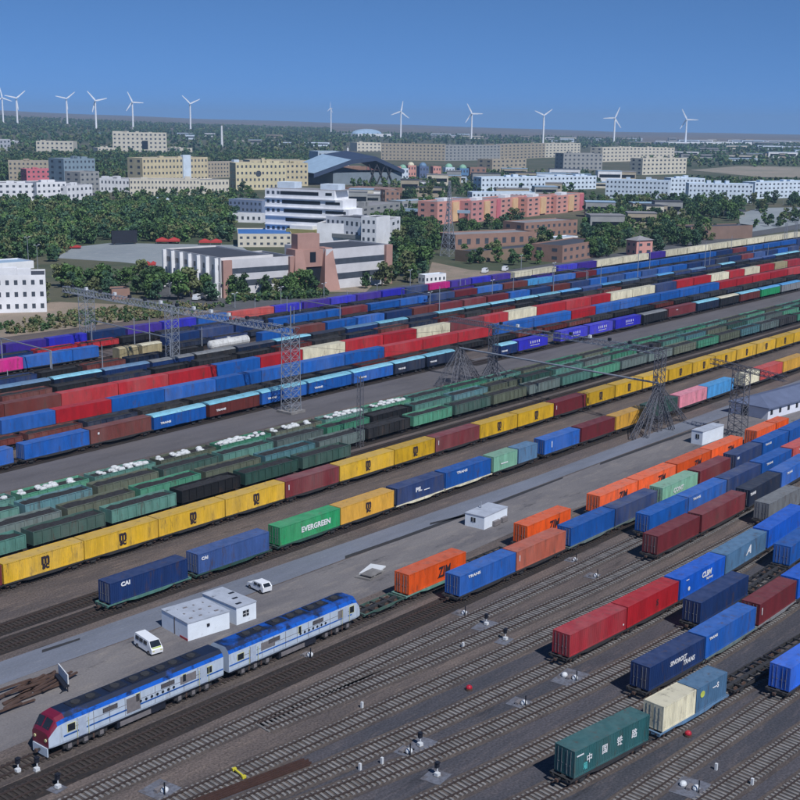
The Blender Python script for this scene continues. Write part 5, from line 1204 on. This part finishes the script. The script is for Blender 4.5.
# pink stepped apartment block: bays alternating pink and apricot
segs = [((437, 225), (471, 221)), ((471, 223), (500, 219)), ((500, 219), (527, 215)), ((527, 217), (556, 213)), ((556, 214), (583, 210))]
for i, (A, B) in enumerate(segs):
    r = bld('apartment_block', 'pink and apricot four storey apartment section, %s from left' % nth(i+1), A, B, 22-1.2*i, 14, WALLP if i != 1 else bmat('pink2', 198, 140, 138), 4, 5, 'grid', ROOFG, sc=2, group='pink apartment sections', cat='flats')
    t, W, H, a, dep = r; extra(t, 'balcony_bay', W*.42, W*.6, -.9, 0, H*.08, H*.97, WALLO); extra(t, 'stair_bay', W*.86, W*.99, -.5, 0, 0, H, WALLR); extra(t, 'roof_hut', W*.3, W*.5, 3, 8, H+.1, H+2, WALLW)
# stepped white office
P = G(265.5, 241); Q = G(352, 246); t = thing('stepped_office', 'stepped white office with dark ribbon windows and receding right end', 'office', tuple(P), math.atan2(Q[1]-P[1], Q[0]-P[0])); k = mpp(265, 240); Wt = math.hypot(*(Q-P)[:2])
fh = 8.6*k
for i in range(6):
    x1 = Wt*(1.04-.04*max(0, i-1))*(1.0 if i < 4 else .97-(i-4)*.06)
    b = MB(); b.box(0, x1, 0, 16, i*fh, (i+1)*fh-.003, WALLW); b.obj('storey', t)
    if i > 0:
        x0 = Wt*(.28-.02*i); b = MB(); b.box(x0, Wt*.62+Wt*.02*(5-i), -.12, 0, i*fh+fh*.4, i*fh+fh*.78, M_GLASS); b.obj('window_strip', t)
        b = MB(); b.box(Wt*.70, x1-1.5, -.12, 0, i*fh+fh*.45, i*fh+fh*.75, M_GLASS); b.obj('window_strip', t)
        b = MB(); b.box(0, x1+.8, -.9, 0, i*fh-.25, i*fh+.2, WALLW); b.obj('ledge', t)
        if i != 2:
            for j in range(3+(i == 1)*2): link('window', wmesh(1.6, fh*.36), t, (1.8+j*3.0, 0, i*fh+fh*.58))
    else:
        b = MB(); b.box(Wt*.05, Wt*.9, -.12, 0, fh*.2, fh*.75, M_GLASS); b.obj('window_strip', t)
b = MB(); b.box(2, Wt*.85, 1, 14, 6*fh, 6*fh+.3, ROOFG); b.obj('roof', t)
b = MB(); b.box(Wt*.1, Wt*.3, 4, 12, 6*fh+.3, 6*fh+3.4, WALLBL); b.obj('roof_hut', t); b = MB(); b.box(Wt*.6, Wt*.8, 4, 12, 6*fh+.3, 6*fh+3, WALLBL); b.obj('roof_hut', t)
b = MB(); b.box(Wt*.32, Wt*.66, -7, -1, fh*1.1, fh*1.7, bmat('olive_band', 150, 146, 96)); b.obj('canopy', t); b = MB(); b.box(Wt*.36, Wt*.62, -6.5, -1.2, fh*1.703, fh*2.1, WALLW); b.obj('canopy_roof', t)
for x in (.34, .48, .64): b = MB(); b.bar((Wt*x, -6, 0), (Wt*x, -6, fh*1.1), .4, WALLG, n=8); b.obj('column', t)
r = bld('office_annexe', 'low white annexe with dark roof joined right of the stepped office', (326, 247), (364, 251), 30, 18, WALLW, 3, 8, 'grid', ROOFD, sc=0); extra(r[0], 'canopy', 0, r[1], -3, 0, r[2]*.38, r[2]*.5, WALLG)
r = bld('office_annexe', 'white cube tower at the right end of the office annexe', (361, 252), (376, 253), 34, 14, WALLW, 4, 3, 'grid', ROOFD, sc=0)
r = bld('office_annexe', 'long grey white block running back right of the white cube tower', (376, 250), (400, 240), 24, 30, WALLW, 3, 5, 'grid', ROOFG, sc=0)
# front building with brown portal
WALLK = bmat('brown_pillar', 170, 134, 124)
def front(name, label, A, B, hpx, dep, wall, strips, pillars):
    r = bld(name, label, A, B, hpx, dep, wall, 3, 4, 'none', ROOFD, sc=0, cat='building'); t, W, H, a, d_ = r
    for (f0, f1) in strips: extra(t, 'window_strip', W*.04, W*.96, -.15, 0, H*f0, H*f1, M_PANE)
    for (x0, x1) in pillars: extra(t, 'pillar', W*x0, W*x1, -1.2, 0, 0, H*1.04, WALLK)
    return r
r = bld('front_building', 'white wing with tall pillars and square windows, left end of front building', (166, 286), (221, 298), 36, 22, bmat('wing_white', 214, 212, 212), 2, 6, 'grid', ROOFD, sc=2, wfrac=.62, hfrac=.26)
for i in range(7): extra(r[0], 'pillar', r[1]*i/6.4, r[1]*i/6.4+.9, -1.3, 0, 0, r[2]*1.02, WALLW)
front('front_building', 'white strip windowed wing between two brown pillars left of the gate', (222, 298), (294, 292), 36, 22, bmat('office_grey_white', 202, 202, 206), ((.3, .46), (.66, .8)), ((.0, .12), (.92, 1.0)))
r = front('front_building', 'white strip windowed wing with brown end pillar right of the gate', (326, 290), (390, 283), 39, 24, bmat('office_grey_white', 202, 202, 206), ((.25, .4), (.64, .78)), ((.9, 1.0),)); extra(r[0], 'stair_glazing', r[1]*.55, r[1]*.66, -.4, 0, 0, r[2]*.4, M_GLASS)
P = G(294, 292); Q = G(330, 289); t = thing('gate_portal', 'brown brick gate portal in the middle of the front building', 'gate', tuple(P), math.atan2(Q[1]-P[1], Q[0]-P[0])); W = math.hypot(*(Q-P)[:2]); H = 57*mpp(294, 292)
for (x0, x1) in ((0, .2), (.82, 1.02)):
    b = MB(); b.add([(W*x0-2.2, -4, 0), (W*x1+1.6, -4, 0), (W*x1, -1, H*.74), (W*x0, -1, H*.74), (W*x0-1.2, 6, 0), (W*x1+.4, 6, 0), (W*x1, 5, H*.74), (W*x0, 5, H*.74)], [(0, 1, 2, 3), (1, 5, 6, 2), (5, 4, 7, 6), (4, 0, 3, 7), (3, 2, 6, 7)], WALLK); b.obj('pylon', t)
b = MB(); b.box(W*.2, W*.82, 0, 5, H*.42, H*.72, WALLK); b.obj('lintel', t); b = MB(); b.box(W*.12, W*.72, .4, 4.6, H*.721, H*1.0, WALLK); b.obj('upper_block', t); b = MB(); b.box(W*.2, W*.82, .5, 1, H*.12, H*.42, M_GLASS); b.obj('glazing', t); b = MB(); b.box(W*.44, W*.6, -.1, 0, H*.5, H*.68, M_GLASS); b.obj('emblem_window', t)
# dark roofed hall (folded roof)
P = G(333, 185); Q = G(402, 184); t = thing('hall', 'hall with folded dark blue roof and steel cross bracing', 'hall', tuple(P), math.atan2(Q[1]-P[1], Q[0]-P[0])); W = math.hypot(*(Q-P)[:2]); k = mpp(333, 185)
b = MB(); b.box(0, W, 0, 60, 0, 12*k, bmat('hall_grey', 120, 132, 142)); b.obj('wall', t)
M_HR = mat('navy_hall_roof', lin(52, 66, 92), .6, .1, .1)
prof = [(-.3, 14), (.25, 30), (.62, 34), (1.0, 20), (1.06, 18)]; vs = []
for (fx, z_) in prof: vs += [(W*fx*.95, -3, z_*k*.82), (W*fx*.95, 60, z_*k*.95), (W*fx*.95, -3, (z_-5)*k*.82), (W*fx*.95, 60, (z_-5)*k*.95)]
fs = []
for i in range(4): q = 4*i; fs += [(q, q+4, q+5, q+1), (q+2, q+3, q+7, q+6), (q, q+2, q+6, q+4), (q+1, q+5, q+7, q+3)]
b = MB(); b.add(vs, fs, M_HR); b.obj('roof', t); b = MB(); b.add([(p[0], p[1], p[2]+.3) for p in vs if True], [(0, 4, 5, 1)], ROOFL); b.obj('roof_panel', t)
b = MB()
for x in (.5, .62, .74): b.bar((W*x, -1, 0), (W*(x+.12), -1, 20*k), .7, M_STEEL); b.bar((W*(x+.12), -1, 0), (W*x, -1, 20*k), .7, M_STEEL)
b.obj('bracing', t)
# coloured kiosks with domes
for i, (u, v, wpx, wl, dm, lb) in enumerate(((404, 180, 9, WALLBL, 'mint', 'kiosk with mint green dome, leftmost domed one'), (412, 177, 8, WALLP, 'cream', 'pink kiosk with white dome'), (424, 178, 9, bmat('slate_w', 90, 106, 140), 'greyblue', 'slate blue kiosk with blue grey dome'), (437, 178, 8, WALLP, 'cream', 'small red and white kiosk without tall dome'), (450, 179, 9, WALLBL, 'mint', 'kiosk with mint dome behind the pylon'), (464, 180, 9, bmat('kiosk_blue', 90, 130, 170), 'mint', 'blue kiosk with pale dome right of the pylon'), (478, 179, 16, WALLB, 'cream', 'long brick kiosk with white top'), (392, 182, 12, WALLR, 'cream', 'rose kiosk left of the domed ones'))):
    r = bld('kiosk', lb, (u-wpx/2, v), (u+wpx/2, v), 11, 10, wl, 2, 3, 'grid', ROOFG, sc=0, cat='kiosk'); t, W, H, a, dep = r
    if 'without' not in lb and 'long' not in lb and 'rose' not in lb: b = MB(); b.sph((W/2, dep/2, H), W*.42, W*.42, W*.45, paint(dm), 12, 8); b.obj('dome', t)
# screen and red tents on the plaza
P = G(112, 245); Q = G(137.5, 244); t = thing('led_screen', 'large black outdoor screen at the back of the plaza', 'screen', tuple(P), math.atan2(Q[1]-P[1], Q[0]-P[0])); W = math.hypot(*(Q-P)[:2]); k = mpp(112, 245)
b = MB(); b.box(0, W, 0, .8, 1.5*k, 14*k, M_SOOT); b.obj('panel', t)
for x in (.1, .9): b = MB(); b.box(W*x-.3, W*x+.3, .1, .7, 0, 1.5*k-.003, M_STEEL); b.obj('leg', t)
M_TENT = mat('red_canvas', lin(168, 56, 54), .7, .1, .5)
for (u0, u1, v, hp, lb) in ((156, 180, 244, 6.5, 'red canopy tent right of the black screen'), (199, 222, 245, 6, 'red canopy tent at the right end of the plaza'), (62, 81, 249, 3.5, 'low red canopy left of the plaza'), (144, 156, 267.5, 6, 'red stall beside the front building')):
    P = G(u0, v); Q = G(u1, v); t = thing('canopy_tent', lb, 'tent', tuple(P), math.atan2(Q[1]-P[1], Q[0]-P[0])); W = math.hypot(*(Q-P)[:2]); k = mpp(u0, v); n = max(2, int(W/5)); b = MB()
    for i in range(n):
        x0, x1 = W*i/n+.05, W*(i+1)/n-.05; z0, z1 = hp*k*.6, hp*k
        b.add([(x0, 0, z0), (x1, 0, z0), (x1, 5, z0), (x0, 5, z0), ((x0+x1)/2, 2.5, z1)], [(0, 1, 4), (1, 2, 4), (2, 3, 4), (3, 0, 4)], M_TENT)
    b.box(0, W, -.05, 0, hp*k*.35, hp*k*.6, M_TENT); b.obj('canopy', t)
    for x in (0.02, .5, .98): b = MB(); b.bar((W*x, .2, 0), (W*x, .2, hp*k*.6), .06, M_GALV); b.obj('leg', t)
# footbridge-like covered pipe left of pylon
P = G(400, 204, 5); Q = G(470, 206, 5)
t = thing('elevated_walkway', 'long pale elevated walkway crossing in front of the pylon', 'walkway', (0, 0, 0)); a_, b_ = g3(385, 209, 7), g3(470, 212, 7)
b = MB(); b.bar(a_, b_, 1.3, ROOFL); b.obj('deck', t)
for f in np.linspace(0, 1, 9): q = a_+(b_-a_)*f; b = MB(); b.bar(q, (q.x, q.y, 0), .3, M_GRILL); b.obj('column', t)
# small parked vans by the far bank
for (u, v, lb) in ((485, 273, 'white van parked on the dirt yard, left one of two'), (505, 271, 'white van parked on the dirt yard, right one of two'), (198, 300, 'white car on the path by the front building')):
    P = G(u, v); t = thing('parked_van', lb, 'van', tuple(P), .4); b = MB(); b.box(-2.5, 2.5, -.95, .95, .4, 1.3, M_CARW); b.box(-2.4, 1.5, -.85, .85, 1.3, 2.1, M_CARW); b.obj('body', t); b = MB(); b.box(-2.2, 1.3, -.9, -.855, 1.4, 1.9, M_GLASS); b.obj('window', t)
    for x in (-1.6, 1.6): b = MB(); b.cyl((x, 0, .35), (0, 1, 0), .35, 1.9, M_TYRE, 10); b.obj('wheel', t)

# ================================================================== TREES
def leafmat(name, r, g, b):
    m = mat('leaf_'+name, lin(r, g, b), .75, .35, .5, objvar=.18); return m
LM = [leafmat('dark', 62, 92, 54), leafmat('mid', 84, 116, 62), leafmat('olive', 104, 114, 74), leafmat('blue', 60, 92, 68)]
def quads_mesh(name, C, S, m, rng, flat=.0):
    n = len(C); a = rng.normal(size=(n, 3)); a /= np.linalg.norm(a, axis=1)[:, None]; r = rng.normal(size=(n, 3)); b = np.cross(a, r); b /= np.linalg.norm(b, axis=1)[:, None]; 
    a = a*S[:, None]*.5; b = b*S[:, None]*.5*rng.uniform(.6, 1, n)[:, None]
    V = np.stack([C-a-b, C+a-b*.7, C+a*.8+b, C-a*.9+b*.8], 1).reshape(-1, 3)
    me = bpy.data.meshes.new(name); me.vertices.add(4*n); me.vertices.foreach_set('co', V.ravel().astype(np.float32)); me.loops.add(4*n); me.loops.foreach_set('vertex_index', np.arange(4*n, dtype=np.int32))
    me.polygons.add(n); me.polygons.foreach_set('loop_start', np.arange(0, 4*n, 4, dtype=np.int32)); me.polygons.foreach_set('loop_total', np.full(n, 4, dtype=np.int32))
    for mm in (m if isinstance(m, list) else [m]): me.materials.append(mm)
    if isinstance(m, list): me.polygons.foreach_set('material_index', rng.integers(0, len(m), n).astype(np.int32))
    me.update(calc_edges=True); return me
def crown_pts(rng, H, W, n, low=.22, nc=14):
    cl = []
    for i in range(nc):
        z = rng.uniform(low, .93); rr = W/2*math.sin(math.pi*min(1, (z-low)/(1.02-low)*.85+.12))**.7; th = rng.uniform(0, 6.28); q = rng.uniform(.2, .85)*rr
        cl.append((q*math.cos(th), q*math.sin(th), z*H, rng.uniform(.14, .26)*W))
    per = rng.integers(0, nc, n); c = np.array(cl)[per]; d = rng.normal(size=(n, 3)); d /= np.linalg.norm(d, axis=1)[:, None]
    return c[:, :3]+d*(c[:, 3]*rng.uniform(.45, 1.0, n)**.6)[:, None]*np.array([1, 1, .8])
PROTO = []
for i in range(8):
    H, W = (8, 6.5) if i < 6 else (9.5, 3.2)
    C = crown_pts(RNG, H, W, 620, .18 if i < 6 else .08, 16 if i < 6 else 12); cm = quads_mesh('crown', C, RNG.uniform(.45, .95, len(C)), LM[i % 4], RNG)
    b = MB(); b.bar((0, 0, 0), (.1, 0, H*.45), .22, M_BARK, .12, 6)
    for k in range(4):
        th = k*1.6+i; b.bar((.08, 0, H*(.28+.05*k)), (math.cos(th)*W*.25, math.sin(th)*W*.25, H*(.5+.07*k)), .09, M_BARK, .04, 4)
    PROTO.append((cm, b.mesh('trunk'), H))
def tree(P, h, label, group, rng, kind=None, name='tree'):
    k = kind if kind is not None else int(rng.integers(0, 6)); cm, tm, H = PROTO[k]; s = h/H; P = (float(P[0]), float(P[1]), float(P[2]))
    t = thing(name, label, 'tree', P, float(rng.uniform(0, 6.28)), group); w_ = float(rng.uniform(.85, 1.2))
    for nm, me in (('crown', cm), ('trunk', tm)): o = link(nm, me, t); o.scale = (s*w_, s*w_, s)
    return t
def inpoly(u, v, poly):
    c = False; n = len(poly)
    for i in range(n):
        x0, y0 = poly[i]; x1, y1 = poly[(i+1) % n]
        if (y0 > v) != (y1 > v) and u < (x1-x0)*(v-y0)/(y1-y0)+x0: c = not c
    return c
def sample(poly, n, rng, world=True):
    us = [p[0] for p in poly]; vs = [p[1] for p in poly]; out = []
    W_ = np.array([G(*p)[:2] for p in poly]); lo, hi = W_.min(0), W_.max(0); tries = 0
    while len(out) < n and tries < n*400:
        tries += 1; x, y = lo+(hi-lo)*rng.random(2)
        if inpoly(x, y, [tuple(q) for q in W_]): out.append((x, y, 0.0))
    return out
rngt = np.random.default_rng(5)
CL = [([(200, 300), (262, 302), (262, 290), (240, 290), (205, 288)], 0, 6, ''),
 ([(226, 300), (316, 296), (312, 289), (228, 294)], 17, 7.5, 'leafy tree in the olive clump before the gate portal'),
 ([(362, 289), (425, 282), (425, 274), (372, 282)], 13, 8, 'dark tree in the clump right of the forecourt'),
 ([(62, 302), (165, 300), (175, 284), (90, 276), (56, 284)], 30, 7.5, 'tree in the thick clump between plaza and gantry'),
 ([(170, 300), (215, 302), (215, 297), (175, 293)], 4, 8, 'bright green tree before the pillared white wing'),
 ([(0, 310), (48, 308), (46, 300), (0, 302)], 6, 6, 'small tree before the white house at left'),
 ([(385, 284), (445, 276), (440, 236), (402, 224), (388, 250)], 34, 8.5, 'tree in the grove left of the pylon foot'),
 ([(452, 262), (476, 270), (520, 268), (555, 262), (556, 254), (470, 252)], 16, 6.5, 'tree in the hedge around the dark roofed shed'),
 ([(455, 246), (520, 243), (520, 222), (460, 228)], 14, 8, 'tree between the pink block and the long brick shed'),
 ([(540, 262), (560, 260), (560, 240), (535, 240)], 7, 8, 'tree between the brick buildings'),
 ([(580, 262), (636, 254), (634, 232), (585, 228)], 26, 8.5, 'tree in the grove left of the small pink house'),
 ([(655, 254), (715, 244), (700, 228), (640, 224)], 28, 8.5, 'tree in the grove before the brown block'),
 ([(590, 226), (740, 220), (744, 205), (600, 206)], 46, 9, 'tree in the belt below the white and blue flats'),
 ([(745, 214), (800, 210), (800, 202), (750, 204)], 12, 9, 'tree in the belt above the parking ground'),
 ([(236, 200), (262, 218), (262, 200), (240, 192)], 8, 8, 'dark tree beside the grey blue house'),
 ([(372, 232), (400, 224), (440, 214), (440, 205), (400, 210)], 14, 8.5, 'tree in the grove above the walkway at centre'),
 ([(400, 203), (480, 197), (480, 184), (402, 186)], 24, 9, 'tree in the belt below the domed kiosks'),
 ([(536, 205), (600, 205), (600, 196), (545, 198)], 12, 9, 'tree right behind the pink block')]
for poly, n, h, lb in CL:
    if not n: continue
    pts = sorted(sample(poly, n, rngt), key=lambda p: PJ(p)[0]); where = lb[lb.index('tree ')+5:]
    for i, P in enumerate(pts):
        k = int(rngt.integers(0, 6)); f = rngt.uniform(.75, 1.25)
        d = ['dark green', 'fresh green', 'olive green', 'bluish green'][k % 4]; sz = 'tall' if f > 1.08 else ('small' if f < .88 else 'rounded')
        tree(P, h*f, '%s %s tree, %s from left %s' % (sz, d, nth(i+1), where), 'trees '+where, rngt, k)
for (u, v, h, lb) in ((178, 300, 10, 'lone round tree left of the pillared wing'), (208, 300, 9, 'lone round tree at the corner of the pillared wing')): tree(G(u, v), h, lb, None, rngt, 1)
def woods(label, poly, n, h, q, size, rng, z=True, mats=LM, name='woodland'):
    Cs = []; Ss = []; Mi = []
    for P in sample(poly, n, rng):
        H = h*rng.uniform(.7, 1.25); W = H*.85; c = crown_pts(rng, H, W, q, .1, 7); zz = float(terr(P[0], P[1])); Cs.append(c+np.array([P[0], P[1], zz])); Ss.append(rng.uniform(.7, 1.3, q)*size); k = int(rng.integers(0, len(mats))); Mi.append(np.where(rng.random(q) < .85, k, rng.integers(0, len(mats), q)))
    C = np.concatenate(Cs); S = np.concatenate(Ss); me = quads_mesh('woodland', C, S, mats, rng); me.polygons.foreach_set('material_index', np.concatenate(Mi).astype(np.int32)); o = link(name, me); tag(o, label, 'woodland', kind='stuff')
woods('dense green park woodland left of the office', [(-60, 262), (56, 262), (72, 247), (112, 242), (230, 243), (238, 222), (228, 208), (150, 208), (0, 208), (-60, 210)], 950, 8.5, 260, 1.05, rngt)
woods('dark tree belt around the rose block', [(-40, 208), (230, 208), (236, 198), (100, 198), (-40, 196)], 200, 8, 130, 1.3, rngt)
woods('wooded belt behind the left blocks', [(-40, 180), (140, 182), (145, 160), (320, 168), (325, 156), (110, 156), (-40, 157)], 1500, 9, 60, 2.3, rngt)
woods('far dark woods on the plain at left', [(-60, 156), (340, 158), (350, 145), (330, 135), (-60, 130)], 4200, 9, 26, 4.6, rngt)
woods('far dark woods on the plain at centre', [(330, 146), (640, 150), (640, 140), (330, 138)], 1000, 9, 26, 4.6, rngt)
woods('far dark woods on the plain at right', [(640, 168), (860, 166), (860, 145), (640, 146)], 1500, 8, 26, 4, rngt)
woods('low green hedge and shrubs at the right field', [(610, 200), (690, 180), (860, 182), (860, 192), (700, 190)], 700, 5, 40, 2, rngt)
woods('tree belt among the central blocks', [(300, 176), (335, 184), (400, 202), (540, 192), (600, 190), (600, 176), (500, 172), (400, 184), (330, 178)], 330, 7, 70, 1.6, rngt)
woods('thick tree belt below the white and blue flats', [(588, 228), (742, 222), (748, 202), (600, 203), (585, 212)], 190, 8, 200, 1.0, rngt)
woods('thick grove between the pylon and the office annexe', [(392, 262), (440, 262), (440, 212), (395, 214)], 80, 8, 200, 1.0, rngt)
woods('grove between the brick buildings and the brown block', [(580, 256), (715, 240), (700, 226), (585, 226)], 100, 7.5, 200, 1.0, rngt)
woods('trees around the right parking ground', [(745, 232), (800, 226), (860, 216), (860, 206), (800, 212), (752, 222)], 40, 7, 110, 1.3, rngt)
woods('scrub bushes on the dirt bank', [(0, 336), (90, 326), (170, 318), (230, 306), (150, 306), (60, 316), (0, 326)], 340, 1.7, 60, .55, rngt, mats=[LM[2], leafmat('straw', 130, 124, 92), LM[0]], name='scrub')
woods('low hedge before the front building', [(225, 304), (330, 297), (325, 293), (230, 299)], 160, 2.2, 60, .7, rngt, name='hedge')
# small town fabric between the named blocks
rngb = np.random.default_rng(21)
def town(poly, n, lo, hi, lb, grp):
    for i, P in enumerate(sorted(sample(poly, n, rngb), key=lambda p: PJ(p)[0])):
        w_, d_, h_ = rngb.uniform(lo, hi), rngb.uniform(10, 16), rngb.uniform(4, 12); wl = [WALLW, WALLC, WALLS, WALLG, WALLBL][int(rngb.integers(0, 5))]
        t = thing('town_house', '%s from left %s' % (nth(i+1), lb), 'building', (P[0], P[1], float(terr(P[0], P[1]))), -YAW+float(rngb.uniform(-.1, .1)), grp)
        b = MB(); b.box(-w_/2, w_/2, 0, d_, 0, h_, wl); b.obj('wall', t); b = MB(); b.box(-w_/2-.3, w_/2+.3, -.3, d_+.3, h_, h_+.5, [ROOFG, ROOFL, ROOFD][int(rngb.integers(0, 3))]); b.obj('roof', t)
        b = MB(); b.box(-w_*.44, w_*.44, -.1, 0, h_*.4, h_*.7, M_GLASS); b.obj('window_strip', t)
town([(390, 142), (800, 148), (800, 143), (400, 139)], 46, 30, 90, 'of the tiny far roofs along the right horizon', 'tiny far roofs along the right horizon')
town([(600, 176), (640, 184), (600, 190), (540, 186), (500, 176)], 14, 20, 40, 'of the low town houses right of the tall turbine tower', 'low town houses right of the tall turbine tower')
town([(180, 140), (330, 142), (330, 150), (180, 150)], 8, 20, 60, 'of the scattered pale sheds in the far woods', 'scattered pale sheds in the far woods')
town([(-30, 205), (5, 200), (95, 200), (95, 194), (-30, 190)], 8, 14, 24, 'of the small pale houses around the rose block', 'small pale houses around the rose block')

town([(640, 167), (860, 165), (860, 149), (640, 149)], 26, 25, 70, 'of the pale roofs in the far right woods', 'pale roofs in the far right woods')
town([(300, 212), (400, 206), (400, 198), (300, 196)], 8, 12, 24, 'of the small blocks behind the office annexe', 'small blocks behind the office annexe')
town([(600, 240), (740, 226), (740, 212), (600, 216)], 10, 10, 20, 'of the low roofs in the right tree belt', 'low roofs in the right tree belt')
town([(400, 204), (480, 200), (600, 198), (600, 193), (480, 180), (390, 186)], 12, 14, 30, 'of the pale houses around the kiosks', 'pale houses around the kiosks')
# ================================================================== HAZE
hb = MB(); hb.box(-13000, 13000, -13000, 13000, -2, 185, M_WHITE); ho = hb.obj('haze'); tag(ho, kind='stuff')
hm = bpy.data.materials.new('haze'); hm.use_nodes = True; hn = hm.node_tree; hn.nodes.clear()
ou = hn.nodes.new('ShaderNodeOutputMaterial'); pv = hn.nodes.new('ShaderNodeVolumePrincipled'); pv.inputs['Color'].default_value = (.42, .66, .98, 1); pv.inputs['Density'].default_value = .00009; pv.inputs['Anisotropy'].default_value = 0.0
hn.links.new(pv.outputs[0], ou.inputs['Volume']); ho.data.materials.clear(); ho.data.materials.append(hm)
